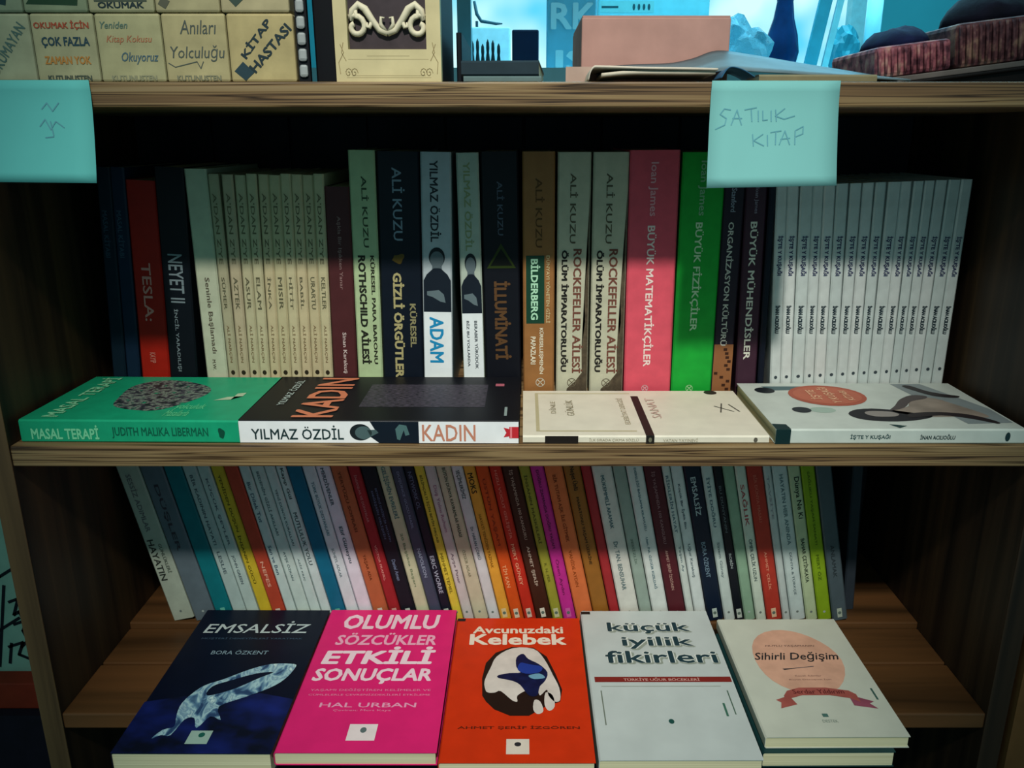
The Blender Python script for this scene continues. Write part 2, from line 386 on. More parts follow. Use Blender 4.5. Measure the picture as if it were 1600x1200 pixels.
mid_book(725, 758, 712, 239, '#a9b5a8', 'slimmer white book with man portrait and small black two-line title',
         [('YILMAZ ÖZDİL', 252, 383, .3, .7, '#8f9a72', .01), portrait(402, 415, 480), ('BERABER YÜRÜDÜK', 492, 570, .58, .75, '#3c444c', .01),
          ('BİZ BU YOLLARDA', 492, 566, .22, .38, '#3c444c', .01)])
def pyramid(sp, s):
    sp.poly([(s(372), .5), (s(410), .1), (s(410), .9)], '#2c3a12', 2, 'printed_pyramid')
    sp.poly([(s(380), .5), (s(406), .2), (s(406), .8)], '#0c100c', 3, 'printed_pyramid')
mid_book(760, 815, 750, 237, '#0e1018', 'black book with dark green pyramid and brown title, left of the orange spine',
         [('ALİ KUZU', 280, 360, .42, .62, '#4e5868'), ('fn', pyramid), ('İLLUMİNATİ', 430, 555, .28, .74, '#5a3f26', .03), ('NESİL', 589, 594, .38, .62, '#8a4a58', .02)])
tank = ramp_mat('green_print', 'wave', [(.1, '#0c3a28'), (.6, '#3f9a72'), (.9, '#8fc0a0')], (20, 260, 20), .5, 2, 0, 1, .5)
def logo(y, a=.55, col='#cfc8b4', r=.018):
    def f(sp, s):
        T = sp.h/sp.w; c = s(y); ring = [(c+r*math.cos(k*math.pi/8), a+r/T*math.sin(k*math.pi/8)) for k in range(17)]
        q = r*.6; sp.line([ring, [(c-q, a-q/T), (c+q, a+q/T)], [(c-q, a+q/T), (c+q, a-q/T)]], .0006, col, 2, 'printed_logo')
    return ('fn', f)
mid_book(818, 866, 816, 237, '#8f6238', 'orange-brown book with green striped panel on its spine, beside the black pyramid one',
         [('ALİ KUZU', 275, 378, .4, .68, '#5a3c1c'), ('fn', lambda sp, s: sp.rect(s(390), s(496), .1, .68, tank, 1)),
          ('DÜNYAYI YÖNETEN GİZLİ', 390, 495, .74, .88, '#c9b88c'), ('BİLDERBERG', 395, 490, .25, .55, '#a9d8b8', .02, ),
          ('KÜRESELLEŞMENİN', 503, 578, .5, .68, '#e0d8c0', .01), ('PAPAZLARI', 517, 562, .24, .4, '#e0d8c0', .01), logo(592)])
ROCK = ramp_mat('stained_paper', 'noise', [(.35, '#4a4034'), (.45, '#aaa590'), (.7, '#c0baa4')], (18, 18, 18), .5, 5, 0, 1.6)
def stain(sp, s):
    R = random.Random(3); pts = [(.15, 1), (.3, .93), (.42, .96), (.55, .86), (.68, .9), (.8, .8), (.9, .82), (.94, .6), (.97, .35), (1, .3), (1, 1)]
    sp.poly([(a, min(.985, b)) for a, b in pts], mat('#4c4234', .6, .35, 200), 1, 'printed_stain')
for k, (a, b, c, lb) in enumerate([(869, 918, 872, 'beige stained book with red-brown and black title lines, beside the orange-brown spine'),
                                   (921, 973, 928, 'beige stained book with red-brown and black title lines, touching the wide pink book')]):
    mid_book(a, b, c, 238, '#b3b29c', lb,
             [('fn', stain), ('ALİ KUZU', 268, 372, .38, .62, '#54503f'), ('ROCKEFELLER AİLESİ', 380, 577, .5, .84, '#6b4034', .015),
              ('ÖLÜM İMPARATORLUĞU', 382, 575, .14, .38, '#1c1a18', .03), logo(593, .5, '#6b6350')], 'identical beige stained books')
mid_book(975, 1048, 985, 235, '#cf5060', 'wide pink-red book with white lettering, thickest spine of the middle row',
         [('Ioan James', 252, 331, .38, .58, '#dfa0a8'), ('BÜYÜK MATEMATİKÇİLER', 345, 566, .36, .6, '#e6d2cc', .01), logo(602, .45, '#e8b8bc', .013)])
mid_book(1049, 1112, 1068, 238, '#189a34', 'bright green book with white lettering between the pink and patterned spines',
         [('Ioan James', 250, 330, .38, .6, '#7ab088'), ('BÜYÜK FİZİKÇİLER', 340, 508, .34, .6, '#b4d8ae', .01), logo(602, .45, '#a8dca0', .014)])
def dots(sp, s):
    sp.rect(s(530), .995, .02, .98, '#8a5a38', 1)
    R = random.Random(5)
    for k in range(12):
        u = s(536+k*6.5); v = R.uniform(.15, .85); sp.rect(u, u+.012, v-.09, v+.09, '#3a2014', 2, 'printed_mark')
mid_book(1112, 1143, 1136, 244, '#241c28', 'narrow dark book with spotted brown foot, right of the bright green book',
         [('Stanford', 290, 325, .35, .6, '#8a90a0'), ('ORGANİZASYON KÜLTÜRÜ', 340, 532, .3, .66, '#c0beb4', .01), ('fn', dots)])
mid_book(1150, 1182, 1168, 246, '#3a2230', 'dark plum book with tall white lettering, below the sticky note with writing',
         [('Ioan James', 290, 328, .4, .62, '#8a8090'), ('BÜYÜK MÜHENDİSLER', 340, 555, .3, .72, '#d4d2c4', .01)])
mid_book(1184, 1194, 1206, 250, '#0c1220', 'thin black spine right against the first of the thin white paperbacks')
wt = [1214, 1232, 1252, 1270, 1288, 1308, 1330, 1350, 1370, 1390, 1410, 1430, 1447, 1465, 1485, 1503, 1523]
wb = [1204, 1221, 1238, 1257, 1273, 1290, 1308, 1325, 1342, 1358, 1377, 1393, 1408, 1423, 1440, 1458, 1475]
for i in range(16):
    mid_book(wb[i], wb[i+1], wt[i], 291-i*.7, ['#c3cbc8', '#c9cfcc', '#bfc9c6'][i % 3], f'thin white paperback, {ordn[i]} from the left of the sixteen identical ones',
             [("İŞ'TE Y KUŞAĞI", 364, 424, .22, .78, '#3c4060', .03), ('İNAN ACILIOĞLU', 470, 514, .26, .74, '#243038', .04),
              ('fn', lambda sp, s: (sp.oval(s(585-i), .5, .008, .15, '#3a444a', 2, 'printed_mark')))], 'thin identical white paperbacks on the right', yb=590)

# ------------------------------------------------------------------ middle shelf: books lying flat, spine to the front
def flat_front(fl, fr, bl, zt, thick, zb, cov, label, group='books lying flat on the middle shelf', side=None, maxback=None, page=PAGE):
    P = atZ(*fl, zt); Q = atZ(*fr, zt); R = atZ(*bl, zt)
    d = (Q-P); d.z = 0; d.y *= .25; L = d.length; d.normalize(); n = Vector((-d.y, d.x, 0))
    W = (R-P).dot(n)
    if maxback: W = min(W, maxback-max(P.y, Q.y))
    # canonical x -> n (depth), y -> -d, z -> up ; origin at spine bottom = right front corner
    O = P+d*L; O.z = zb
    r = thing('book', label, 'book', M_axes(n, -d, (0, 0, 1), O), group)
    return (r,)+book_parts(r, W, L, thick, cov, .4, side, page)
zt = lambda y, Y: atY(800, y, Y).z
YF = .005
collage = ramp_mat('collage_print', 'noise', [(.35, '#0f2a24'), (.45, '#3a3844'), (.55, '#7a8a7c'), (.62, '#2a3038'), (.7, '#208a64')], (160, 160, 160), .5, 6, 0, 1.0)
T = .0175
r, sp, fr = flat_front((28, 656), (366, 663), (172, 583), Z_MID+T, T, Z_MID+.0001, '#189a70',
                       'green paperback lying flat at the left end of the middle shelf', maxback=.118)
def cover_face(r, W, L, T):   # reading frame used on the tops: u runs left to right in view, v to the back
    return Face(r, (0, L, T), (0, -1, 0), (1, 0, 0), L, W)
W_, L_ = r.children[0].dimensions[0], 0
def dims(r):
    c = r.children[0].data.vertices; return max(v.co.x for v in c), max(v.co.y for v in c), max(v.co.z for v in c)
W, L, T_ = dims(r); tp = cover_face(r, W, L, T_)
sp.text('MASAL TERAPİ', .05, .36, .15, .78, '#7ad0a0', .03); sp.text('JUDITH MALIKA LIBERMAN', .42, .86, .2, .7, '#0c5a44', .01)
sp.oval(.92, .45, .014, .25, '#0c4a38', 2, 'printed_mark', wob=.2)
tp.text('MASAL TERAPİ', -.44, .66, .085-.0, .085+.11, '#8ad8a8', .02, ang=90) if False else None
def vtext(tp, s, u0, u1, v0, v1, col, bold=0, **k):
    """text running from front to back on a cover whose head points left"""
    W_, H_ = tp.w, tp.h; cu, cv = (u0+u1)/2, (v0+v1)/2
    me0, var = text_mesh(s, bold, 0, 'CENTER')
    if (col, .5) not in var:
        m2 = me0.copy(); m2.materials.append(mat(col, .5, 0)); var[(col, .5)] = m2
    o = link(bpy.data.objects.new('lettering', var[(col, .5)]), tp.p)
    o.matrix_local = tp.M(cu, cv, (v1-v0)*H_, (u1-u0)*W_, 90, 5)
vtext(tp, 'MASAL TERAPİ', .06, .16, .05, .95, '#8ad8a8', .02)
tp.oval(.48, .55, .21, .38, collage, 1, 'printed_picture', wob=.12)
tp.poly([(.78, .42), (.83, .5), (.9, .52), (.9, .6), (.86, .58), (.86, .44)], '#a9c0a0', 2, 'printed_shape')
tp.text('Masallarla', .63, .74, .08, .2, '#5cc890', .01); tp.text('yolculuk', .64, .78, .2, .34, '#5cc890', .01)

r, sp, fr = flat_front((371, 657), (811, 662), (441, 579), Z_MID+T, T, Z_MID+.0001, mat('#0d0f16', .45, .08, 90),
                       'black-topped book lying flat with white spine and orange title', maxback=.118)
W, L, T_ = dims(r); tp = cover_face(r, W, L, T_)
sp.rect(0.002, .998, .03, .97, '#e6e8ea', 1)
sp.text('YILMAZ ÖZDİL', .045, .375, .17, .8, '#1f3436', .01, lev=3)
sp.poly([(.5, .97), (.47, .97), (.49, .55), (.47, .3), (.5, .03), (.643, .03), (.643, .97)], '#101a26', 2, 'printed_portrait')
sp.oval(.435, .5, .038, .36, '#1a2226', 3, 'printed_portrait'); sp.oval(.446, .48, .03, .28, '#4a6062', 4, 'printed_portrait')
sp.poly([(.47, .3), (.5, .48), (.49, .62), (.46, .6)], '#4a6062', 4, 'printed_portrait')
sp.poly([(.565, .2), (.56, .65), (.575, .85), (.6, .8), (.61, .4), (.595, .35), (.59, .6), (.575, .15)], '#4a6a6a', 4, 'printed_portrait')
sp.text('KADIN', .655, .845, .12, .84, '#c08068', .01, lev=3)
sp.rect(.965, .998, .25, .75, '#c02a34', 2); sp.poly([(.945, .3), (.955, .5), (.945, .72), (.965, .66), (.965, .34)], '#c02a34', 3, 'printed_logo'); sp.rect(.968, .975, .25, .75, '#e07880', 3)
vtext(tp, 'KADIN', .18, .33, .05, .95, '#c87858', .02); vtext(tp, 'YILMAZ ÖZDİL', .08, .115, .30, .88, '#a8b8b4', .01)
tp.rect(.40, .87, .28, .80, ramp_mat('fine_print', 'noise', [(.4, '#12131b'), (.6, '#4a4452')], (260, 1400, 1), .5, 2, 0, 1.0), 1, 'printed_panel')
tp.rect(.945, .955, .10, .28, '#8a9a98', 2); tp.rect(.90, .935, .76, .82, '#b06070', 2)

T = .0062
r, sp, fr = flat_front((817, 681), (1203, 682), (818, 611), Z_MID+T, T, Z_MID+.0001, mat('#d6d1c0', .5, .05, 60),
                       'thin cream booklet lying flat with black ribbon band across it', maxback=.118)
W, L, T_ = dims(r); tp = cover_face(r, W, L, T_)
sp.rect(.09, .225, .05, .98, '#1e1a18', 2); sp.text('İLK SIRADA ÇIKMA SÖZLÜ', .27, .47, .25, .75, '#9a927c'); sp.text('VATAN YAYINEVİ', .57, .71, .25, .75, '#9a927c')
sp.oval(.945, .5, .008, .3, '#5a564c', 2, 'printed_mark'); sp.rect(.50, .534, .0, 1, '#1e1c1a', 2); sp.oval(.517, .5, .007, .3, '#6a6a58', 3, 'printed_mark')
tp.rect(.055, .07, .08, .94, '#b4ac8a', 1); tp.rect(.07, .47, .08, .10, '#b4ac8a', 1); tp.rect(.07, .50, .92, .94, '#c4bc9c', 1)
tp.rect(.50, .534, .0, .86, '#1e1c1a', 2, 'printed_band')
vtext(tp, 'DİNLE', .115, .145, .45, .72, '#a09880'); vtext(tp, 'GÜNLÜK', .185, .225, .4, .75, '#a09880'); vtext(tp, 'EDEBİYAT DERGİSİ', .425, .455, .22, .8, '#b0a68c')
vtext(tp, 'SANAT', .56, .60, .35, .8, '#c8b0a4')
tp.oval(.885, .955, .03, .05, '#2c2826', 2, 'printed_mark'); tp.line([[(.86, .62), (.93, .5)], [(.87, .48), (.9, .68)], [(.93, .66), (.955, .5)]], .0012, '#5c5a52', 2, 'printed_mark')

T = .0115
r, sp, fr = flat_front((1213, 671), (1604, 671), (1150, 592), Z_MID+T, T, Z_MID+.0001, mat('#bcc5be', .45, .06, 60),
                       'white paperback lying flat at right with round orange badge and reclining woman', maxback=.118)
W, L, T_ = dims(r); tp = cover_face(r, W, L, T_)
sp.rect(.0, .06, .02, .98, '#0f2a2c', 1); tp.poly([(0, 0), (.06, 0), (.055, .09), (0, .1)], '#0f2a2c', 2, 'printed_panel')
sp.text("İŞ'TE Y KUŞAĞI", .30, .46, .3, .7, '#2c4a4c', .02); sp.text('İNAN ACILIOĞLU', .58, .72, .32, .68, '#1c3438', .02); sp.oval(.93, .5, .01, .3, '#1c3438', 2, 'printed_mark')
tp.oval(.36, .70, .17, .24, '#a4533f', 2, 'printed_badge'); tp.oval(.36, .70, .15, .20, '#b0614a', 3, 'printed_badge')
vtext(tp, "İŞ'TE", .27, .33, .6, .82, '#dcae8c', .02); vtext(tp, 'Y KUŞAĞI', .34, .40, .52, .88, '#dcae8c', .02); vtext(tp, 'KİTABI', .42, .46, .58, .8, '#dcae8c', .02)
tp.poly([(.72, .98), (.86, .98), (.99, .40), (.99, .12), (.80, .10)], mat('#7f8a8c', .5, .12, 30), 1, 'printed_panel')
tp.poly([(.36, .30), (.38, .20), (.46, .15), (.56, .15), (.66, .20), (.70, .26), (.62, .33), (.52, .40), (.42, .39)], '#1c1a20', 2, 'printed_picture')
tp.poly([(.43, .30), (.46, .24), (.54, .24), (.57, .29), (.54, .34), (.46, .35)], '#8a8580', 3, 'printed_picture')
tp.poly([(.56, .34), (.60, .40), (.66, .46), (.70, .60), (.76, .66), (.83, .62), (.87, .50), (.93, .30), (.92, .22), (.82, .24), (.66, .24)], mat('#8a7f74', .5, .2, 60), 2, 'printed_picture')
tp.poly([(.55, .36), (.60, .46), (.66, .60), (.74, .70), (.80, .68), (.78, .62), (.70, .56), (.63, .42)], '#4c4444', 3, 'printed_picture')
tp.poly([(.60, .22), (.74, .26), (.84, .20), (.92, .10), (.93, .15), (.86, .28), (.74, .33), (.62, .30)], '#2a2426', 3, 'printed_picture')
tp.poly([(.76, .92), (.80, .93), (.84, .80), (.90, .72), (.95, .68), (.92, .64), (.84, .68), (.79, .80)], '#2c2628', 3, 'printed_picture')
tp.oval(.10, .82, .045, .07, '#181c22', 2, 'printed_mark'); tp.poly([(.10, .92), (.3, .92), (.3, .84), (.13, .82)], '#4a6468', 1, 'printed_shape')
tp.oval(.18, .38, .04, .06, '#1e242a', 2, 'printed_mark'); tp.oval(.27, .38, .055, .06, '#9ab0a4', 1, 'printed_shape')
tp.poly([(.475, .09), (.5, .02), (.54, .06), (.5, .08)], '#1c3a3a', 2, 'printed_mark')

# ------------------------------------------------------------------ bottom shelf: leaning row
PB = .1215; LEAN = math.radians(11.7)
def low_book(xl, xr, cov, label, texts=(), sticker=None, dz=0, dy=0, H=.195):
    yb = 947
    A = atY(xl, yb, PB); B = atY(xr, yb, PB)
    x0 = A.x+math.tan(LEAN)*(A.z-Z_STEP)
    T = (B.x-A.x)*math.cos(LEAN)-.00025
    r, sp, fr = standing('book', label, 'leaning paperbacks on the bottom shelf', x0, PB+dy, Z_STEP+.0002, .130, H, T, LEAN, cov)
    s = lambda y: 1-(968-y)/232*.157/H
    for txt, y0, y1, a0, a1, col in texts: sp.text(txt, s(y0), s(y1), a0, a1, col, .018)
    if sticker:
        q = .5*min(1, .0055/T*1.0); sp.rect(.935, .985, .5-q*.8, .5+q*.8, sticker, 2, 'printed_logo')
        sp.oval(.96, .5, .008, .008*H/T, '#5a6a62', 3, 'printed_logo')
    else:
        sp.oval(.955, .5, .006, .006*H/T, '#6a7470' if cov[1] > '7' else '#9aa8a4', 2, 'printed_logo')
    return r
K = '#34403c'; KW = '#b9c2bc'; WH = '#c6ccc8'
LB = [
 (262, 296, '#a2ac9c', 'wide pale paperback at the far left end of the leaning row', [('HAYATIN', 842, 905, .15, .45, '#2c302c'), ('GÜNLÜKLERİ', 850, 895, .6, .8, '#4a544a'), ('SESSİZ ADIMLAR', 745, 830, .3, .6, '#6a6a6c')], None),
 (297, 331, '#5a6870', 'grey-blue paperback second in the leaning row, left of the teal one', [('DÜŞLER', 760, 860, .3, .6, '#3c3840')], None),
 (332, 359, '#0f6a72', 'dark teal spine near the left end of the leaning row', [], '#5fb0a0'),
 (360, 381, '#9fb2ae', 'pale grey paperback just right of the dark teal spine', [('BİR KADININ HAYATI', 745, 850, .35, .65, '#4a5a60'), ('LESLIE', 860, 895, .35, .6, '#4a5a60')], None),
 (382, 401, '#a8bab4', 'pale grey paperback touching the left side of the yellow spine', [('KÜÇÜK ŞEYLER', 750, 850, .35, .65, '#55626a'), ('JOHN GREEN', 865, 910, .3, .6, '#4a5a60')], None),
 (402, 421, '#bfa62c', 'mustard yellow spine, leftmost yellow book of the leaning row', [('YENİDEN DÜŞÜN', 745, 830, .3, .65, '#5a5010'), ('İNSANIN GÜCÜ', 835, 910, .3, .6, '#5a5010')], None),
 (422, 443, '#a8402c', 'brick red spine immediately right of the mustard yellow one', [('NEFES', 875, 915, .35, .6, '#d8a088')], '#c9bcae'),
 (444, 460, '#b4c4c0', 'white spine with script title immediately right of the brick red one', [('Bir Dilek Tut', 755, 815, .3, .65, '#4a6070'), ('Sen ve Ben', 850, 895, .3, .65, '#4a6070')], None),
 (461, 481, '#b6c6c0', 'white spine two places right of the brick red one', [('BEDENİN GİZLİ AKILLARI', 740, 835, .35, .62, '#506468'), ('AYŞE ÖZKAN', 860, 905, .35, .62, '#506468')], None),
 (482, 498, '#b8c8c4', 'white spine three places right of the brick red one', [('YENİ DÜNYA KURALLARI', 765, 850, .35, .65, '#506468'), ('AZİZ KILIÇ', 870, 905, .35, .62, '#506468')], None),
 (499, 514, '#bccac8', 'white spine touching the left side of the wide blue one', [('Kayıp Gül', 735, 780, .3, .72, '#2c3a3c'), ('MUTLULUK YOLU', 800, 880, .3, .7, '#3c484c')], None),
 (515, 537, '#14607c', 'plain blue spine between white ones in the left half', [], '#58a894'),
 (538, 557, '#c4ccd0', 'white spine immediately right of the plain blue one', [('TÜRK BÜYÜK DESTANLARI', 755, 835, .35, .65, '#5a7480'), ('SÜHEYL ADLAR', 855, 900, .35, .62, '#6a7a80')], None),
 (558, 579, '#cdc8d2', 'pinkish white spine touching the rust brown one', [('MERDİVENLER', 735, 790, .3, .65, '#34404c'), ('Elif Güneysu', 822, 878, .3, .65, '#44505c')], None),
 (580, 604, '#a85a38', 'rust brown spine between the pinkish white and crimson ones', [('YERYÜZÜ SOFRASI', 740, 830, .35, .6, '#6a3018'), ('YAŞAR ADA', 865, 905, .35, .6, '#6a3018')], '#c9c0b4'),
 (605, 623, '#8e2226', 'crimson spine immediately left of the black one with blue title', [('İNSANLAR VE DÜNYALAR', 745, 815, .35, .62, '#b07070'), ('VİCTOR FRANKL', 850, 905, .35, .6, '#d08a80')], '#c09088'),
 (624, 647, '#14161e', 'black spine with two-line blue-grey title, right of the crimson one', [('BEYNİNİ DEĞİŞTİR HAYATIN', 765, 845, .55, .75, '#5a6684'), ('DEĞİŞSİN GELİŞSİN', 768, 840, .25, .45, '#5a6684'), ('Daniel Amen', 872, 905, .35, .6, '#6a7690')], '#b4bcb4'),
 (648, 668, '#b2b494', 'cream spine with blue-green capitals, right of the black one', [('GELİŞİMİN EVRELERİ', 733, 810, .25, .75, '#3c6468'), ('20 Başlıkta Başarı', 832, 915, .35, .6, '#6a7a5c')], None),
 (669, 687, '#3c4254', 'slate blue spine left of the black one with large author lettering', [('DÜŞÜNCE GÜCÜ NASIL', 740, 825, .35, .65, '#76809a'), ('NAPOLEON', 855, 900, .35, .65, '#8a94a8')], None),
 (688, 703, '#141824', 'black spine with large pale author lettering, left of the yellow one', [('NETWORK OL', 740, 795, .3, .7, '#56607a'), ('ERIC WORRE', 866, 925, .25, .7, '#9aa0b0')], '#aab4aa'),
 (704, 718, '#c8b43c', 'bright yellow spine in the middle of the leaning row', [('BİLİNÇALTI İÇİN BEYİN FIRÇASI', 745, 845, .3, .7, '#4c4410'), ('MEHMET TEMEL', 862, 925, .3, .65, '#6a5c18')], None),
 (719, 735, '#bab2b0', 'off-white spine with pink script, right of the bright yellow one', [('Düş Yolcu Ruhum', 760, 830, .3, .7, '#9a6a80'), ('Ayşe Pınar', 862, 910, .3, .65, '#6a5a64')], None),
 (736, 758, '#b8b096', 'wide beige spine with dark capitals, second right of the bright yellow one', [('BÜTÜN DÜNYA KAVRAMLAR MASASI', 735, 838, .4, .68, '#3a382c'), ('ÖZGÜR ADLAR', 858, 900, .35, .6, '#7a745c')], None),
 (759, 776, '#c2c2c4', 'white spine with boxed dark title, left of the pale orange one', [('SEÇİMLERİMİZ', 738, 780, .25, .75, '#2c3034'), ('Dr. HAKAN ÇÖRKÜ', 822, 872, .3, .7, '#4a5460')], None),
 (777, 794, '#cf9434', 'pale orange spine with short black word at its head', [('MOKS', 742, 772, .2, .7, '#2a1c08'), ('HAYATI YENİDEN YAZMAK', 803, 885, .3, .65, '#8a5a14')], '#d0b888'),
 (795, 814, '#c14a18', 'orange spine immediately right of the pale orange one', [('ÜSTÜN YAŞAM', 750, 850, .25, .6, '#8a2c10'), ('TİM KAN', 880, 915, .25, .65, '#e0a070')], '#cdbca4'),
 (815, 833, '#b02a1c', 'red spine with pink capitals, left of the dark brown one', [('HIZLI VÜCUT GELİŞTİR', 738, 840, .3, .65, '#d07868'), ('MERT GÜNEY', 848, 912, .3, .65, '#d89878')], '#c8b0a0'),
 (834, 858, '#3a1e14', 'dark brown spine with white square logo, centre of the leaning row', [('İŞ YAŞAMINDA 100 KANGURU', 738, 842, .35, .65, '#a08a7c'), ('AHMET ŞERİF', 852, 914, .35, .65, '#b0a090')], '#cfc8b8'),
 (859, 875, '#8a8a30', 'olive spine between the dark brown and magenta ones', [('İNSANIN MASKELERİ', 745, 848, .3, .65, '#4a4a18'), ('R. N. FER', 878, 908, .35, .6, '#5a5a1c')], '#b8b890'),
 (876, 896, '#b02a84', 'magenta spine right of the olive one', [('DOĞRU ZAMANDA DOĞRU YAŞAM', 738, 855, .3, .65, '#5a1444'), ('Özen Aydın', 872, 928, .3, .65, '#6a1850')], '#c05a9c'),
 (897, 924, '#c4683a', 'wide salmon orange spine right of the magenta one', [('BİR TUTAM AŞK İLE GİTMEK', 745, 845, .3, .6, '#7a3010'), ('VAHİDE AYDIN', 858, 915, .35, .6, '#8a4018')], None),
 (925, 950, '#8a5a22', 'ochre brown spine with two black title lines, right of the salmon orange', [('Neşet Ünlü', 733, 768, .3, .7, '#1c1408'), ('MARATONU YAŞAM ÜZERİNE', 778, 880, .35, .62, '#2a1c08')], None),
 (951, 966, '#96282c', 'narrow dark red spine left of the wide white one', [], None),
 (967, 997, '#c4c4bc', 'wide white spine with blue-green capitals, right of the narrow dark red', [('MÜKEMMELİ ARAMAK', 746, 825, .35, .6, '#2c5660'), ('Dr. TAN. BENSUHAR', 845, 920, .35, .58, '#4a6468')], None),
 (998, 1017, '#8a9a90', 'sage grey spine between two white ones', [('SESSİZLİK', 840, 880, .35, .6, '#5a6e62')], None),
 (1018, 1043, '#c2c8c4', 'white spine with small blue capitals, left of the maroon one', [('DERSLİĞİ BAŞLAMA KILAVUZU', 735, 828, .4, .62, '#3c6470'), ('Uzm. Psk. ÖZGÜR KIZILDAĞ', 838, 918, .4, .6, '#3c6470')], None),
 (1044, 1070, '#4c1a22', 'maroon spine with pale capitals, right half of the leaning row', [('İŞ YAŞAMINDA 100 KANGURU', 740, 848, .35, .62, '#8a6468'), ('AHMET ŞERİF İZGÖREN', 858, 920, .35, .6, '#b08a80')], None),
 (1071, 1083, '#bcc4be', 'narrow white spine touching the right of the maroon one', [('RİSKLERİN HAYAT', 745, 830, .25, .75, '#4a6470'), ('Yeşim Ay', 850, 890, .3, .7, '#5a6e74')], None),
 (1084, 1102, '#c2cac8', 'white spine left of the navy one with white title', [('Küçük Bir İyilik Bin', 758, 825, .3, .62, '#3c4c58'), ('Uğur Karakuş', 848, 900, .3, .62, '#5a6a70')], None),
 (1103, 1128, '#0e1a2c', 'navy spine with white title matching the navy book lying in front', [('EMSALSİZ', 748, 805, .3, .72, '#a4b4b8'), ('BORA ÖZKENT', 845, 900, .32, .65, '#6a8090')], '#a8b8b0'),
 (1129, 1146, '#b4c0bc', 'white spine immediately right of the navy one', [('İYİYE DOĞRU', 748, 822, .3, .65, '#44606a'), ('Sinem Günay', 845, 900, .3, .62, '#6a7a7c')], None),
 (1147, 1160, '#10141c', 'narrow black spine left of the mint green one', [('BU DÜNYANIN', 760, 830, .3, .65, '#5a6468'), ('ROBİN', 862, 885, .3, .7, '#9aa4a4')], '#aab4ac'),
 (1161, 1178, '#7d9c84', 'mint green spine between narrow black and white ones', [], None),
 (1179, 1195, '#b8c4b6', 'white spine with red bars at head, left of the bright red one', [('SAĞLIK', 758, 820, .25, .75, '#9a4a4c'), ('ÖMER ÇELİK UZUN', 840, 905, .25, .75, '#3c5050')], None),
 (1196, 1220, '#a43428', 'bright red spine in the right part of the leaning row', [('BİR DÜNYA MASALI', 745, 815, .35, .6, '#c06050'), ('AHMET ÇELİK', 860, 920, .35, .6, '#d88a70')], '#d0b090'),
 (1221, 1233, '#b0bab8', 'narrow grey-white spine immediately right of the bright red one', [('TAVSİYE', 745, 810, .3, .65, '#8a8a90')], None),
 (1234, 1257, '#b4c2c0', 'white-blue spine with two-line title, second right of the bright red', [('HAYATIN HER ANINDA', 745, 850, .4, .65, '#5c7478'), ('DÜNYA & TÜRKÇE', 862, 928, .4, .62, '#5c6c70')], None),
 (1258, 1276, '#a9b894', 'pale green-cream spine with black title bars, left of the lime one', [('Dünya Ne Ki', 748, 810, .25, .8, '#1c2a20'), ('BAHAR ÇETİNKAYA', 840, 908, .25, .75, '#1c2a20')], None),
 (1277, 1298, '#7c9a1c', 'lime green spine second from the right end of the leaning row', [('SAĞLIKLI YAŞAM SANATI', 740, 850, .35, .62, '#4a6410'), ('MERT ÖZ', 865, 905, .35, .62, '#4a6410')], None),
 (1299, 1323, '#47545a', 'dark grey-blue paperback at the right end of the leaning row', [('ANLAMAK', 850, 900, .35, .6, '#2c3438')], '#a4b0a0'),
]
for i, (a, b, c, lab, tx, st) in enumerate(LB):
    low_book(a, b, c, lab, tx, st, dy=random.uniform(0, .0012))
# upright slate book behind the right end of the row
A = atY(1322, 900, PB+.02)
r, sp, fr = standing('book', 'dark slate book standing upright in shadow behind the right end of the row', None, A.x+.0015, PB+.02, Z_STEP+.0001, .11, .175, .010, math.radians(3), '#2c343c')

# ------------------------------------------------------------------ bottom shelf: books lying face up
def flat_up(fl, fr_, bl, zt, T, zb, cov, label, group=None, side=None, maxback=.1185, name='book', rough=.4, page=PAGE):
    P = atZ(*fl, zt); Q = atZ(*fr_, zt); R = atZ(*bl, zt)
    d = (Q-P); d.z = 0; d.y *= .25; W = d.length; d.normalize(); n = Vector((-d.y, d.x, 0))
    H = (R-P).dot(n); H = min(H, maxback-max(P.y, Q.y))
    O = P.copy(); O.z = zb
    r = thing(name, label, 'book', M_axes(d, n, (0, 0, 1), O), group)
    sp, f = book_parts(r, W, H, T, cov, rough, side, page); return r, sp, f, W, H
G = 'books lying face up on the bottom shelf'
T = .020; zb = Z_BOT+.0001
# navy
r, sp, f, W, H = flat_up((172, 1177), (422, 1180), (323, 950), zb+T, T, zb, mat('#0a1022', .4, .1), 'navy blue book lying face up with a crystal hand on its cover', G)
f.text('EMSALSİZ', .09, .90, .80, .90, '#b4c4c4', .008, shear=.12); f.text('MÜŞTERİ DENEYİMLERİ YARATMAK', .11, .88, .745, .765, '#3c5468')
f.text('BORA ÖZKENT', .25, .67, .63, .665, '#7f98a4', .005)
f.poly([(0, 0), (1, 0), (1, .32), (.75, .36), (.5, .28), (.25, .34), (0, .30)], ramp_mat('navy_cloud_print', 'noise', [(.40, '#0a1022'), (.70, '#16246c')], (22, 30, 22), .4, 3, 0, 1.0), 1, 'printed_cloud')
crystal = ramp_mat('crystal_print', 'noise', [(.36, '#2a4468'), (.44, '#5c84a0'), (.52, '#a8ccd0'), (.58, '#6c90a8'), (.66, '#c4e0dc')], (90, 50, 90), .4, 5, 0, 1.0, 1.0)
f.poly([(.20, .08), (.24, .13), (.30, .15), (.27, .22), (.26, .30), (.33, .40), (.45, .45), (.60, .52), (.74, .56), (.90, .56), (.92, .53),
        (.88, .45), (.80, .39), (.66, .33), (.52, .27), (.58, .19), (.50, .21), (.45, .14), (.40, .20), (.34, .19), (.31, .10), (.25, .10)], crystal, 2, 'printed_hand')
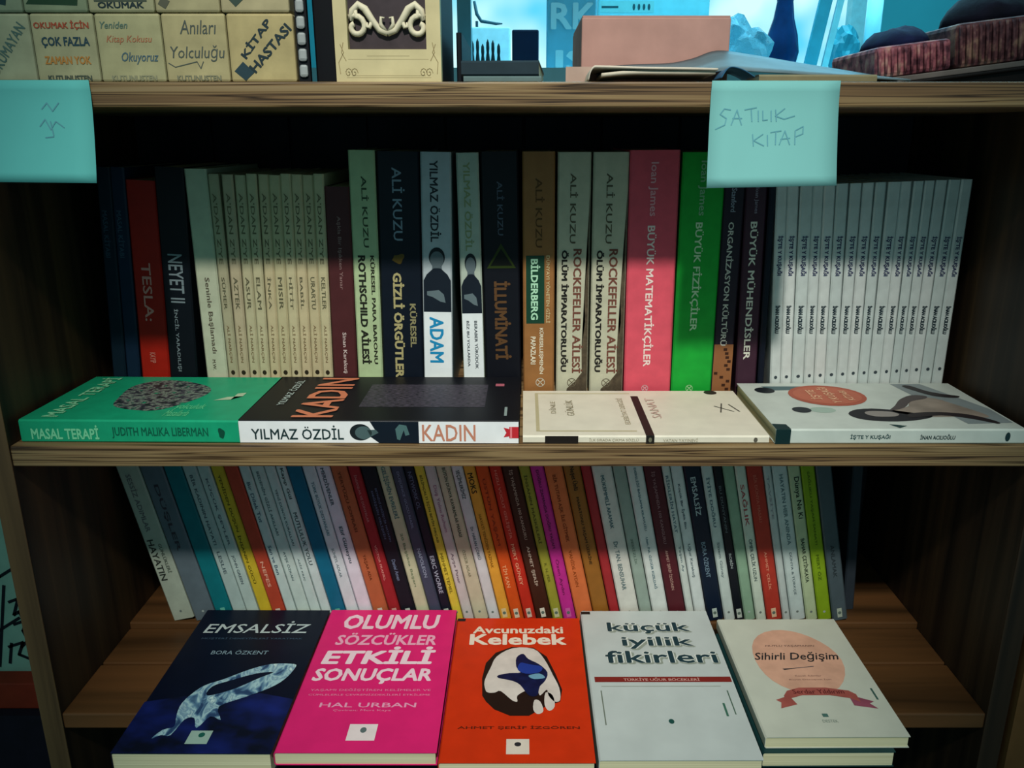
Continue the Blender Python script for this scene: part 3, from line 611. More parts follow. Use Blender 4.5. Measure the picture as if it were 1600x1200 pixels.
f.poly([(.40, .34), (.55, .38), (.70, .46), (.78, .50), (.66, .49), (.50, .44), (.40, .40)], '#0a1228', 3, 'printed_hand')
f.rect(.43, .57, .05, .125, '#98b4a8', 3, 'printed_logo'); f.oval(.51, .1, .02, .014, '#1c5c50', 4, 'printed_logo')
# pink: two copies one on the other
zlow = zb+.009
r0, *_ = flat_up((430, 1178), (681, 1180), (516, 957), zb+.0085, .0085, zb, '#c8246c', 'pink book lying underneath the top pink one, its twin', 'stacked pink books', maxback=.112)
r, sp, f, W, H = flat_up((427, 1176), (682, 1177), (522, 951), zb+T, T-.009, zlow, mat('#d8246e', .4, .05), 'bright pink book lying face up with bold white four-line title', 'stacked pink books')
f.text('OLUMLU', .14, .88, .83, .955, '#e8c8d4', .035, shear=.1); f.text('SÖZCÜKLER', .13, .88, .70, .80, '#e8a8c0', .03, shear=.1)
f.text('ETKİLİ', .08, .89, .555, .69, '#ecd0da', .04, shear=.1); f.text('SONUÇLAR', .06, .89, .415, .525, '#ecccd8', .035, shear=.1)
f.text('YAŞAMI DEĞİŞTİREN KELİMELER VE', .08, .9, .365, .385, '#e08aae'); f.text('CÜMLELERLE ÇEVRENİZDEKİLERİ ETKİLEME', .08, .9, .335, .352, '#e08aae')
f.text('HAL URBAN', .18, .82, .262, .292, '#e49cbc', .012); f.text('Çeviren: Mert Kaya', .28, .66, .235, .25, '#e08aae')
f.rect(.42, .60, .065, .16, '#e2d4d4', 2, 'printed_logo'); f.oval(.515, .125, .02, .016, '#5a6a6a', 3, 'printed_logo')
# orange
r, sp, f, W, H = flat_up((684, 1192), (931, 1192), (713, 966), zb+T-.001, T-.001, zb, mat('#c83210', .4, .07), 'orange-red book lying face up with hand and blue butterfly', G)
f.text('Avcunuzdaki', .14, .86, .865, .925, '#e0d0bc', .03); f.text('Kelebek', .12, .88, .77, .86, '#e4d6c4', .035)
f.poly([(.25, .40), (.24, .52), (.26, .63), (.33, .71), (.45, .755), (.62, .75), (.72, .68), (.78, .55), (.82, .44), (.80, .36), (.70, .33), (.58, .27), (.45, .27), (.34, .31), (.28, .36)], '#241712', 1, 'printed_shape')
skin = mat('#cdc4bc', .45, .12, 60)
f.poly([(.27, .44), (.26, .50), (.30, .60), (.34, .68), (.46, .745), (.62, .74), (.70, .66), (.76, .54), (.80, .45), (.80, .37), (.76, .36), (.72, .40), (.71, .44), (.66, .40),
        (.64, .44), (.58, .44), (.50, .40), (.50, .36), (.46, .37), (.38, .43), (.34, .42), (.29, .42)], skin, 2, 'printed_hand')
f.poly([(.70, .42), (.75, .40), (.76, .33), (.72, .30), (.69, .34)], skin, 2, 'printed_hand'); f.poly([(.62, .37), (.66, .36), (.68, .30), (.64, .28), (.61, .31)], skin, 2, 'printed_hand')
f.poly([(.36, .54), (.36, .52), (.46, .50), (.52, .47), (.58, .40), (.64, .40), (.66, .46), (.70, .50), (.72, .56), (.66, .62), (.58, .66), (.54, .70), (.49, .67), (.49, .60), (.52, .56), (.44, .555)], mat('#121a40', .4, .4, 120), 3, 'printed_butterfly')
f.poly([(.50, .58), (.56, .55), (.66, .56), (.68, .60), (.58, .62), (.52, .63)], '#1f3a90', 4, 'printed_butterfly')
f.poly([(.58, .535), (.62, .51), (.70, .52), (.66, .55)], '#6a98b0', 5, 'printed_butterfly')
f.text('AHMET ŞERİF İZGÖREN', .10, .92, .185, .21, '#5a1c0c', .02); f.rect(.43, .58, .045, .13, '#d6cabc', 2, 'printed_logo'); f.oval(.505, .1, .022, .012, '#2c2c30', 3, 'printed_logo')
f.rect(.005, .07, .972, .995, '#1c1a1a', 1, 'printed_panel')
# white 4th: two copies
r, sp, f, W, H = flat_up((936, 1188), (1193, 1186), (909, 955), zb+T, T, zb, mat('#b9c2c0', .45, .05, 40), 'white book lying face up with green lowercase three-line title and red strip', G)
for t, u0, u1, v0, v1 in (('küçük', .19, .82, .81, .90), ('iyilik', .28, .81, .69, .785), ('fikirleri', .14, .95, .585, .675)):
    f.text(t, u0+.012, u1+.014, v0-.008, v1-.008, '#8f988c', .06, lev=1); f.text(t, u0-.004, u1+.004, v0, v1+.002, '#d4dad4', .05, lev=2); f.text(t, u0, u1, v0, v1, '#1e3840', .02, lev=3)
f.rect(0.04, .99, .455, .49, '#7c2620', 2); f.text('TÜRKİYE UĞUR BÖCEKLERİ', .24, .77, .461, .484, '#c89a90', .02, lev=3)
f.oval(.50, .21, .018, .014, '#1c4a44', 2, 'printed_logo'); f.rect(.07, .078, .19, .40, '#6a7468', 1); f.rect(.87, .885, .24, .32, '#3c6a58', 1); f.rect(.93, .938, .25, .40, '#4a6454', 1)
f.rect(.003, .075, .972, .995, '#1c1a18', 1, 'printed_panel'); f.rect(.08, .9, .425, .43, '#98a098', 1)
# right: dark teal book below, white cover above
T2 = .013
flat_up((1192, 1176), (1398, 1172), (1136, 990), zb+T2, T2, zb, '#16383a', 'dark teal book underneath the white book with the peach badge', G)
r, sp, f, W, H = flat_up((1196, 1152), (1421, 1148), (1126, 968), zb+T2+.010, .0098, zb+T2+.0002, mat('#c0c4b6', .45, .05, 40), 'white book lying face up with peach badge and ribbon, rightmost of the five', G)
f.oval(.50, .60, .34, .29, mat('#cfa088', .5, .12, 60), 1, 'printed_badge', wob=.03, seed=4)
f.text('MUTLU YAŞAMANIN', .30, .70, .72, .74, '#6a5048', .01, shear=.2); f.text('Sihirli Değişim', .17, .84, .585, .675, '#2c2a2c', .015, shear=.35)
f.line([[(.36, .52), (.60, .545)]], .0008, '#4a4a50'); f.poly([(.35, .525), (.46, .53), (.36, .512)], '#33343a', 3, 'printed_shape')
f.text('Küçük Adımlar', .42, .62, .455, .47, '#7a5a50'); f.text('Büyük Dönüşüm İçin', .36, .68, .425, .44, '#7a5a50')
rib = mat('#a0544c', .5, .15, 80)
f.poly([(.26, .30), (.30, .34), (.40, .365), (.60, .365), (.76, .34), (.80, .31), (.80, .25), (.74, .28), (.60, .305), (.40, .305), (.30, .28), (.27, .255)], rib, 3, 'printed_ribbon')
f.poly([(.27, .295), (.19, .27), (.22, .25), (.20, .205), (.33, .235), (.31, .28)], rib, 2, 'printed_ribbon')
f.poly([(.78, .295), (.90, .255), (.86, .24), (.90, .20), (.74, .225), (.74, .28)], mat('#8c4a5c', .5, .15, 80), 2, 'printed_ribbon')
f.text('Serdar Yıldırım', .34, .72, .315, .35, '#5c2426', .01, lev=4)
f.rect(.47, .51, .14, .165, '#4a6e66', 2, 'printed_logo'); f.text('DESTEK', .45, .56, .10, .12, '#7a8a80'); f.rect(.93, .945, .27, .36, '#3c5c54', 1)

# ------------------------------------------------------------------ sticky notes
def note(c, label, strokes, col):
    """c: px corners tl, tr, br, bl"""
    tl, tr = atY(*c[0], -.0012), atY(*c[1], -.0012); br, bl = atY(*c[2], -.014), atY(*c[3], -.014)
    root = thing('sticky_note', label, 'note', Matrix.Translation(tl))
    n = 10; bm = bmesh.new(); g = []
    for i in range(n+1):
        v = i/n; row = []
        for j in range(7):
            u = j/6; p = (tl*(1-u)+tr*u)*(1-v)+(bl*(1-u)+br*u)*v
            yy = -.0012 if v < .1 else -.0012-.0128*((v-.1)/.9)**1.3
            p.y = yy; row.append((bm.verts.new(p-tl), bm.verts.new(p-tl+Vector((0, .0003, 0)))))
        g.append(row)
    for i in range(n):
        for j in range(6):
            for k in (0, 1): bm.faces.new((g[i][j][k], g[i+1][j][k], g[i+1][j+1][k], g[i][j+1][k]))
    for i in range(n):
        for j in (0, 6): bm.faces.new((g[i][j][0], g[i+1][j][0], g[i+1][j][1], g[i][j][1]))
    for j in range(6):
        for i in (0, n): bm.faces.new((g[i][j][0], g[i][j+1][0], g[i][j+1][1], g[i][j][1]))
    obj('paper', bm, mat(col, .8, .03, 20), root, True)
    # handwriting follows the curl
    hb = bmesh.new()
    def P(u, v):
        p = (tl*(1-u)+tr*u)*(1-v)+(bl*(1-u)+br*u)*v
        p.y = (-.0012 if v < .1 else -.0012-.0128*((v-.1)/.9)**1.3)-.0003; return p-tl
    for pl in strokes:
        for a, b in zip(pl, pl[1:]):
            A, B = P(*a), P(*b); d = (B-A); d.y = 0; d.normalize(); q = Vector((-d.z, 0, d.x))*.00035; e_ = d*.0002
            hb.faces.new([hb.verts.new(x) for x in (A-q-e_, B-q+e_, B+q+e_, A+q-e_)])
    obj('handwriting', hb, mat('#5a98a4', .7, 0), root)
S = [  # SATILIK
 [(.16, .27), (.11, .26), (.08, .31), (.13, .35), (.12, .41), (.05, .45)],
 [(.17, .41), (.21, .27), (.25, .41)], [(.18, .35), (.25, .35)], [(.27, .27), (.36, .25)], [(.32, .27), (.33, .38)],
 [(.375, .28), (.38, .38)], [(.41, .28), (.415, .37), (.45, .365)], [(.475, .28), (.48, .38)], [(.51, .27), (.52, .38)], [(.58, .26), (.51, .33), (.58, .36), (.66, .33)],
 [(.34, .50), (.35, .61)], [(.42, .50), (.35, .56), (.43, .61)], [(.455, .51), (.46, .61)], [(.48, .485), (.56, .47)], [(.52, .48), (.52, .60)],
 [(.55, .60), (.59, .47), (.63, .60)], [(.56, .55), (.63, .54)], [(.67, .60), (.67, .47), (.73, .43), (.73, .50), (.67, .53)]]
note([(1113, 126), (1314, 126), (1307, 290), (1104, 294)], 'pale blue-green sticky note with two handwritten words on the top shelf edge', S, '#74b2b0')
S2 = [[(.62, .28), (.66, .22), (.70, .30), (.75, .22)], [(.60, .45), (.64, .38), (.68, .48), (.72, .40), (.78, .46)], [(.64, .56), (.70, .55)], [(.68, .40), (.70, .54)]]
note([(-66, 125), (138, 125), (151, 286), (-66, 284)], 'turquoise sticky note with faint scribble at the left end of the top shelf edge', S2, '#5cb4b0')

# ------------------------------------------------------------------ top shelf: printed wooden blocks
YT = .006; ZT = Z_TOP+.0001
cols_x = [-40, 61, 160, 262, 362, 466]
def block(x0, x1, row, label, prints, col):
    A = atY(x0, 126, YT); B = atY(x1, 126, YT); s = .0405
    r = thing('wooden_block', label, 'block', Matrix.Translation((A.x, YT, ZT+row*(s+.0004))), 'printed square blocks stacked on the top shelf')
    W = B.x-A.x-.0006
    obj('body', bx(0, W, 0, .022, 0, s, bev=.0015), mat(col, .6, .14, 70, .1), r)
    prints(Face(r, (0, 0, 0), (1, 0, 0), (0, 0, 1), W, s))
CR = '#b8ad84'
def p_diag(f): f.text('OKUMAYAN', .15, 1.05, .40, .56, '#4c6660', .02, ang=52)
def strip(f, c='#4a544a'): f.text('▲', .12, .20, .02, .09, c) if False else None; f.text('KUTUNUSTEN', .16, .86, .02, .10, c, .04)
def p_c1(f): f.text('OKUMAK İÇİN', .05, .92, .76, .90, '#a04a34', .03); f.text('ÇOK FAZLA', .14, .90, .50, .66, '#2c4450', .03); f.text('ZAMAN YOK', .15, .88, .26, .38, '#b07a3c', .03); strip(f)
def p_c2(f): f.text('Yeniden', .08, .50, .78, .88, '#5c7468', .01, .3); f.text('Kitap Kokusu', .15, .85, .55, .68, '#a86a4c', 0, .3); f.text('Okuyoruz', .35, .92, .26, .44, '#4c6470', .01, .3); strip(f, '#8a8a70')
def p_c3(f): f.text('Anıları', .28, .85, .70, .90, '#4c5450', 0, .2); f.text('Yolculuğu', .10, .95, .30, .54, '#4c5450', 0, .2); strip(f, '#7a7a64'); f.line([[(.05, .28), (.15, .22), (.5, .3), (.55, .2), (.6, .3)]], .0005, '#4c5450')
def p_c4(f): f.text('KİTAP', .08, .75, .57, .72, '#26343a', .03, ang=50); f.text('HASTASI', .20, 1.06, .42, .57, '#26343a', .03, ang=46); f.poly([(.06, .16), (.22, .02), (.36, .14), (.2, .3)], '#2c4048', 2)
def p_t0(f): f.poly([(.0, .2), (.2, .12), (.4, .17), (.75, .1), (.78, .22), (.5, .26), (.3, .4), (.05, .45)], '#233a3c', 2)
def p_t1(f): f.poly([(.05, .12), (.85, .1), (.88, .25), (.7, .22), (.6, .5), (.35, .28), (.2, .3)], '#26402c', 2)
def p_t2(f): f.rect(.1, .9, .15, .4, '#4c5448', 1); f.text('OKUMAK', .15, .85, .06, .15, '#26343a', .03)
def p_t3(f): f.poly([(.05, .12), (.16, .05), (.24, .16), (.12, .22)], '#5a5a4c', 2); f.text('Sev', .15, .35, .25, .42, '#6a6250', .01, .2)
def p_t4(f): f.poly([(.06, .26), (.22, .08), (.38, .22), (.22, .42)], '#3c4c44', 2)
fs = [p_diag, p_c1, p_c2, p_c3, p_c4]; ft = [p_t0, p_t1, p_t2, p_t3, p_t4]
d1 = ['cut off by the left frame edge, with a slanting word', 'with three centred coloured words', 'with staggered coloured script', 'with dark curly script', 'with two bold black words running diagonally']
d2 = ['dark scribbled drawing, leftmost', 'dark green drawing', 'dark grey panel', 'small dark tag and short script', 'dark diamond, rightmost']
for i in range(5):
    block(cols_x[i], cols_x[i+1], 0, f'cream square block, lower row, {d1[i]}', fs[i], ['#989c80', '#9e9c7a', '#a29e78', '#a69c74', '#a89a6e'][i])
    block(cols_x[i]-6, cols_x[i+1]-6 if i < 4 else 462, 1, f'cream square block, upper row, {d2[i]}', ft[i], ['#7e8a72', '#7e8a6e', '#9c9a78', '#a09874', '#a49a78'][i])
# charm strip
A = atY(468, 126, YT); B = atY(486, 126, YT)
r = thing('charm_strip', 'black card with a column of small white charms, right of the blocks', 'card', Matrix.Translation((A.x, YT, ZT)))
obj('card', bx(0, B.x-A.x, 0, .004, 0, .085), mat('#0c0e14', .5), r)
for k in range(6): obj('charm', bx(.001, .0062, -.0018, 0, .003+k*.0095, .0105+k*.0095, bev=.0015), mat('#9aa0a0', .4), r)
A = atY(488, 126, YT); B = atY(524, 126, YT)
r, sp, fr = standing('book', 'black hardback standing between the charm strip and cream box', None, A.x, YT+.012, ZT, .12, .10, B.x-A.x-.001, 0, '#0a0c12')
# cream box with scroll ornament
A = atY(526, 120, YT); B = atY(690, 120, YT); W = B.x-A.x; Hh = .115
r = thing('decorative_box', 'cream painted key box with scroll ornament over dark opening', 'box', Matrix.Translation((A.x, YT, ZT)))
cream = mat('#c2b68c', .55, .1, 50, .1); dk = mat('#14121a', .6, .2)
obj('body', bx(0, W, .008, .10, 0, Hh, bev=.001), dk, r)
ox0, ox1, oz0 = W*.125, W*.865, .0195
fb = bmesh.new(); box(fb, 0, W, 0, .008, .0, oz0); box(fb, 0, ox0, 0, .008, oz0, Hh); box(fb, ox1, W, 0, .008, oz0, Hh); box(fb, ox0, ox1, 0, .008, .095, Hh)
obj('front_frame', fb, cream, r)
obj('inner_panel', bx(ox0, ox1, .006, .0078, oz0, .095), mat('#3c3438', .6, .25, 80), r)
cx = (ox0+ox1)/2; hw = (ox1-ox0)/2; zb_ = oz0-.003
def scroll(sg):
    P = []
    for k in range(16):   # spiral end
        a = math.radians(60-k*24); rr = .0022+.0048*(k/15)
        P.append((cx+sg*(hw*.80+rr*math.cos(a)), .004, zb_+.0165+rr*math.sin(a)))
    P = P[::1]
    P += [(cx+sg*hw*.93, .004, zb_+.020), (cx+sg*hw*.88, .004, zb_+.026), (cx+sg*hw*.72, .004, zb_+.0295), (cx+sg*hw*.55, .004, zb_+.027), (cx+sg*hw*.38, .004, zb_+.0205), (cx+sg*hw*.2, .004, zb_+.0145), (cx, .004, zb_+.0125)]
    rad = [.0018]*16+[.0018, .002, .0023, .0023, .0021, .0019, .0017]
    return tube(bmesh.new(), P, rad)
for sg in (-1, 1):
    so = obj('scroll_ornament', scroll(sg), mat('#cfc8ae', .5), r, True)
    obj('scroll_leaf', tube(bmesh.new(), [(cx+sg*hw*.38, .004, zb_+.020), (cx+sg*hw*.45, .003, zb_+.016), (cx+sg*hw*.52, .003, zb_+.0165), (cx+sg*hw*.50, .003, zb_+.019)], [.0014, .0013, .001, .0005]), mat('#cfc8ae', .5), so, True)
    obj('scroll_leaf', tube(bmesh.new(), [(cx+sg*.001, .004, zb_+.014), (cx+sg*.004, .003, zb_+.018), (cx+sg*.0035, .003, zb_+.022), (cx+sg*.0015, .003, zb_+.0215)], [.0012, .0012, .001, .0006]), mat('#cfc8ae', .5), so, True)
    obj('scroll_leaf', tube(bmesh.new(), [(cx+sg*hw*.80, .004, zb_+.027), (cx+sg*hw*.78, .003, zb_+.022), (cx+sg*hw*.7, .003, zb_+.021)], [.0014, .0011, .0006]), mat('#cfc8ae', .5), so, True)
f = Face(r, (0, 0, 0), (1, 0, 0), (0, 0, 1), W, oz0)
br = '#8a7a54'
for sg in (-1, 1):
    cu = .5+sg*.36
    f.line([[(cu+sg*.02*k2+.035*math.cos(a*.7)*(1-a/14), .28+.16*math.sin(a*.7)*(1-a/14)) for a in range(13)] for k2 in (-1.6, 1.2)], .0004, br, 1, 'printed_ornament')
    f.line([[(.5+sg*.46, .25), (.5+sg*.47, .6), (.5+sg*.42, .9), (.5+sg*.45, 1.15)], [(.5+sg*.40, .65), (.5+sg*.44, .9), (.5+sg*.42, 1.2)]], .0004, br, 1, 'printed_ornament')
f.line([[(.1, .14), (.9, .14)], [(.15, .2), (.85, .2)], [(.12, .7), (.88, .7)], [(.3, .8), (.7, .8)]], .0003, '#b0a27a', 1, 'printed_ornament')
# thin black upright and dark book stack
A = atY(713, 126, .03)
r, sp, fr = standing('book', 'thin black book standing upright right of the cream box', None, A.x+.0005, .03, ZT, .10, .032, .0035, 0, '#0c1018')
A = atY(727, 126, .02)
def lying(name, label, x0, x1, y0, depth, z0, T, cov, yaw=0, group=None, page=PAGE):
    r = thing(name, label, 'book', M_axes((0, 1, 0), (-1, 0, 0), (0, 0, 1), (x1, y0, z0)) @ Matrix.Rotation(yaw, 4, 'Z'), group)
    return (r,)+book_parts(r, depth, x1-x0, T, cov, .4, None, page)
def Xat(px, Y, z=None): return atY(px, 110, Y).x
lying('book', 'grey-green thin book at the bottom of the dark stack on the top shelf', Xat(724, .012), Xat(846, .012), .012, .13, ZT, .004, '#5c7070', 0, 'dark stack on the top shelf')
lying('book', 'dark slate book on top of the small stack right of the cream box', Xat(720, .014), Xat(842, .014), .014, .13, ZT+.0042, .0095, '#26343c', math.radians(-3), 'dark stack on the top shelf')
# pinkish cardboard box
A = atY(908, 100, .075); B = atY(1138, 100, .075)
Tz = atY(908, 24, .075).z-ZT
r = thing('cardboard_box', 'plain pinkish cardboard box behind the curling booklets on top shelf', 'box', Matrix.Translation((A.x, .075, ZT)))
cb = mat('#b48a80', .8, .10, 40, .1)
obj('body', bx(0, B.x-A.x, 0, .11, 0, Tz-.0012, bev=.001), cb, r)
obj('lid_flap', bx(.0005, B.x-A.x-.0005, .001, .0545, Tz-.0011, Tz), cb, r); obj('lid_flap', bx(.0005, B.x-A.x-.0005, .0555, .109, Tz-.0011, Tz), cb, r)
r = tag(obj('paper_sheet', bx(Xat(884, .05), Xat(960, .05), .05, .0508, ZT, ZT+.0125), mat('#ab9488', .8, .1)), 'small pinkish card leaning in front of the blue lettered board', 'card')
# curved sheets
def sheet(pts_px, Y0, dep, thick, m, name, label, cat, skew=0.0, front=1.0):
    """profile of pixels at depth Y0 gives x,z; swept back"""
    prof = [atY(x, y, Y0) for x, y in pts_px]
    # smooth resample
    def cr(p0, p1, p2, p3, t): return .5*((2*p1)+(-p0+p2)*t+(2*p0-5*p1+4*p2-p3)*t*t+(-p0+3*p1-3*p2+p3)*t**3)
    Q = []
    for i in range(len(prof)-1):
        a, b, c, d = prof[max(i-1, 0)], prof[i], prof[i+1], prof[min(i+2, len(prof)-1)]
        for k in range(5): Q.append(cr(a, b, c, d, k/5))
    Q.append(prof[-1])
    for q in Q: q.z = max(q.z, ZT+.0002)
    bm = bmesh.new(); ny = 5; G_ = []
    for q in Q:
        row = []
        for j in range(ny+1):
            v = j/ny; x = q.x+skew*v*dep; z = ZT+.0002+(q.z-ZT-.0002)*((1-.15*v) if front == 1 else front+(1-front)*v)
            row.append((bm.verts.new((x, Y0+dep*v, z)), bm.verts.new((x, Y0+dep*v, z+thick))))
        G_.append(row)
    for i in range(len(Q)-1):
        for j in range(ny):
            for k in (0, 1): bm.faces.new((G_[i][j][k], G_[i+1][j][k], G_[i+1][j+1][k], G_[i][j+1][k]))
        for j in (0, ny): bm.faces.new((G_[i][j][0], G_[i+1][j][0], G_[i+1][j][1], G_[i][j][1]))
    for i in (0, len(Q)-1):
        for j in range(ny): bm.faces.new((G_[i][j][0], G_[i][j+1][0], G_[i][j+1][1], G_[i][j][1]))
    o = obj(name, bm, m, None, True); tag(o, label, cat); return o
sheet([(920, 126), (926, 108), (942, 106), (1010, 108), (1080, 109), (1122, 110)], .008, .05, .0014, mat('#c8c0b0', .6, .08), 'paper_booklet', 'white curled booklet lying at the front of the top shelf edge', 'booklet')
sheet([(940, 120), (985, 116), (1060, 116), (1118, 116)], .0095, .04, .0022, mat('#c4bcaa', .6, .08), 'paper_booklet', 'cream sheet tucked inside the curled white booklet', 'booklet')
sheet([(935, 101), (1000, 96), (1060, 94), (1100, 86), (1141, 73), (1200, 80), (1270, 92), (1350, 105), (1424, 117)], .034, .038, .0012, mat('#5c7078', .5, .15), 'magazine', 'grey-blue magazine arched like a low tent over the booklets', 'magazine', front=.35)
sheet([(1128, 122), (1140, 106), (1160, 109), (1180, 121)], .012, .03, .0006, mat('#2c5c7c', .4, .1), 'paper_slip', 'small blue folded slip beside the sticky note with writing', 'paper')
lying('book', 'tan book lying behind the sticky note under the arched magazine', Xat(1187, .02), Xat(1372, .02), .02, .042, ZT, .0055, '#7c7458')

# right: dark tray with pale board and two woven boxes
R2 = Matrix.Rotation(math.radians(-7), 4, 'Y')
A = atY(1405, 119, .05)
r = thing('tray', 'dark tilted board at the right end of the top shelf', 'tray', Matrix.Translation((A.x, .05, ZT+.0001)) @ R2)
obj('board', bx(0, .26, 0, .16, .0, .0022, bev=.0008), mat('#120f10', .6), r)
obj('support_block', prism([(0.02, 0.003, -.0001), (.25, .003, -.0001), (.25, .003, -.0275)], (0, .13, 0)), mat('#120f10', .6), r)
r = thing('board', 'pale narrow board lying under the woven pink boxes', 'board', Matrix.Translation((A.x, .05, ZT+.0001)) @ R2)
obj('plank', bx(-.014, .25, .005, .15, .0024, .0062, bev=.0006), mat('#6c6460', .6, .2), r)
wv = ramp_mat('woven_pink', 'noise', [(.35, '#4c2430'), (.5, '#9a5660'), (.65, '#b88a80')], (120, 120, 120), .7, 4, .3, 1)
wv2 = ramp_mat('woven_brown', 'noise', [(.35, '#3c1c24'), (.5, '#6c4044'), (.65, '#9a7464')], (120, 120, 120), .7, 4, .3, 1)
for k, (x0, x1, hh, m, lb) in enumerate([(-.010, .0425, .021, wv, 'small woven pink box with dark scarf, left of the pair on the right'), (.046, .12, .0295, wv2, 'taller woven brown-pink box at the right frame edge')]):
    r = thing('woven_box', lb, 'basket', Matrix.Translation((A.x, .05, ZT+.0001)) @ R2, 'woven boxes on the tilted board')
    obj('body', bx(x0, x1, .012, .10, .0064, .0064+hh, bev=.003), m, r)
    n = int((x1-x0)/.0045)
    for q in range(n):
        xx = x0+.002+q*.0045
        obj('rib', tube(bmesh.new(), [(xx, .0115, .009), (xx, .0108, .0064+hh*.5), (xx, .0115, .0045+hh)], .0011, 6), m, r, True)
    bm = bmesh.new(); bmesh.ops.create_uvsphere(bm, u_segments=20, v_segments=10, radius=1)
    RR = random.Random(k)
    for v in bm.verts:
        v.co = Vector(((x0+x1)/2+.003+v.co.x*(x1-x0)*.42*(1+.08*math.sin(5*v.co.y+k)), .05+v.co.y*.03, .0064+hh+.0002+max(0, v.co.z)*(.013 if k == 0 else .02)*(1+.12*math.sin(9*v.co.x+3*v.co.y))))
    o = obj('scarf', bm, mat('#141c40' if k == 0 else '#1a1626', .8, .3, 120, .3), None, True)
    o.matrix_world = Matrix.Translation((A.x, .05, ZT+.0001)) @ R2
    tag(o, ['dark blue folded scarf heaped on the smaller woven pink box', 'near-black folded scarf heaped on the taller woven box'][k], 'scarf')

# ------------------------------------------------------------------ display table behind the bookcase, against the light
TY0, TY1 = .42, 1.15; TZ = atY(800, 114, .5).z
t = thing('display_table', 'pale display table behind the bookcase in front of the bright window', 'table', Matrix.Translation((.25, .8, 0)))
tm = mat('#8cc8d4', .5, .05)
obj('table_top', bx(-.75, .75, -.38, .38, TZ-.03, TZ), tm, t)
for sx in (-.70, .70):
    for sy in (-.34, .34): obj('leg', bx(sx-.025, sx+.025, sy-.025, sy+.025, 0, TZ-.03), tm, t)
def tbox(px0, px1, py0, Y, dep, m, name, label, cat):
    a = atY(px0, py0, Y); b = atY(px1, py0, Y)
    r = thing(name, label, cat, Matrix.Translation((a.x, Y, TZ+.0001)))
    h = a.z-TZ; obj('body', bx(0, b.x-a.x, 0, dep, 0, h, bev=min(.002, h*.1)), m, r); return r, b.x-a.x, h
tbox(800, 842, 46, .55, .05, mat('#0b1a30', .4), 'black_cube', 'dark blue-black cube against the bright window', 'cube')
tbox(736, 797, 42, .66, .05, mat('#b8dce4', .5), 'white_box', 'pale box behind the small dark figurines', 'box')
for k, px in enumerate((738, 746, 754, 762, 770, 779)):
    a = atY(px, 64, .56); bm = lathe(bmesh.new(), [(.0022, 0), (.0034, .002), (.0026, .006), (.0016, .0085), (.0021, .0100), (.0018, .0120), (.0004, .0132)], 0, 0, 10)
    h = (a.z-TZ)/.0132*(1+.08*math.sin(k*2.3))
    for v in bm.verts: v.co.z *= h
    o = obj('figurine', bm, mat('#12282e', .5), None, True); o.location = (a.x, .56, TZ+.0001)
    tag(o, f'tiny dark figurine, {ordn[k]} from the left in the row near the dark cube', 'figurine', 'tiny figurines on the display table')
# curved white chair-like arc and dark bar at the top left of the bright window
a = atY(742, 33, .70)
o = obj('monitor_stand', tube(bmesh.new(), [atY(741, 2, .74), atY(745, 22, .74), atY(752, 33, .74), atY(775, 37, .74), atY(785, 37, .74)], [.002, .0025, .0025, .002, .001]), mat('#2c4c58', .4), None, True)
tag(o, 'dark curved bracket above the pale box near the cream box', 'bracket')
bm = tube(bmesh.new(), [(atY(745, 33, .74).x, .74, atY(745, 33, .74).z), (atY(745, 33, .74).x, .74, TZ+.0002)], .002)
o2 = obj('post', bm, mat('#2c4c58', .4), o)
a = atY(722, 60, .45)
tag(obj('panel', bx(Xat(716, .45), Xat(737, .45), .45, .47, TZ+.0001, TZ+.09), mat('#5c8c98', .5)), 'narrow grey-blue panel standing right behind the cream box', 'panel')
# blue board with pale letters
r, W, h = tbox(855, 934, -40, .50, .02, mat('#6cb8d0', .5, .05), 'lettered_board', 'light blue board with large pale letters behind the cardboard box', 'sign')
zoff = TZ
f = Face(r, (0, 0, 0), (1, 0, 0), (0, 0, 1), W, h)
pz = lambda y: (atY(880, y, .5).z-TZ)/h
f.text('RK', .08, 1.0-.02, pz(46), pz(4), '#b4e0e8', .03)
# lower word
fz0, fz1 = pz(92), pz(80)
f.text('IS', .18, .85, pz(122) if pz(122) > 0 else .01, pz(78), '#b4e0e8', .03)
r, W, h = tbox(936, 1112, -40, .62, .04, mat('#6cc0cc', .5, .06), 'teal_cabinet', 'teal panel cabinet behind the cardboard box', 'cabinet')
f = Face(r, (0, 0, 0), (1, 0, 0), (0, 0, 1), W, h); q0 = (atY(950, 20, .62).z-TZ)/h; q1 = (atY(950, 2, .62).z-TZ)/h
f.rect(.02, .5, q0, q1, '#6cb8bc', 1, 'label_card'); f.rect(.03, .18, (q0+q1)/2-.01, (q0+q1)/2+.01, '#1c4c54', 2, 'printed_mark')
for k in range(4): f.oval(.32+k*.045, (q0+q1)/2, .012, .03, '#1c4c54', 2, 'printed_mark')
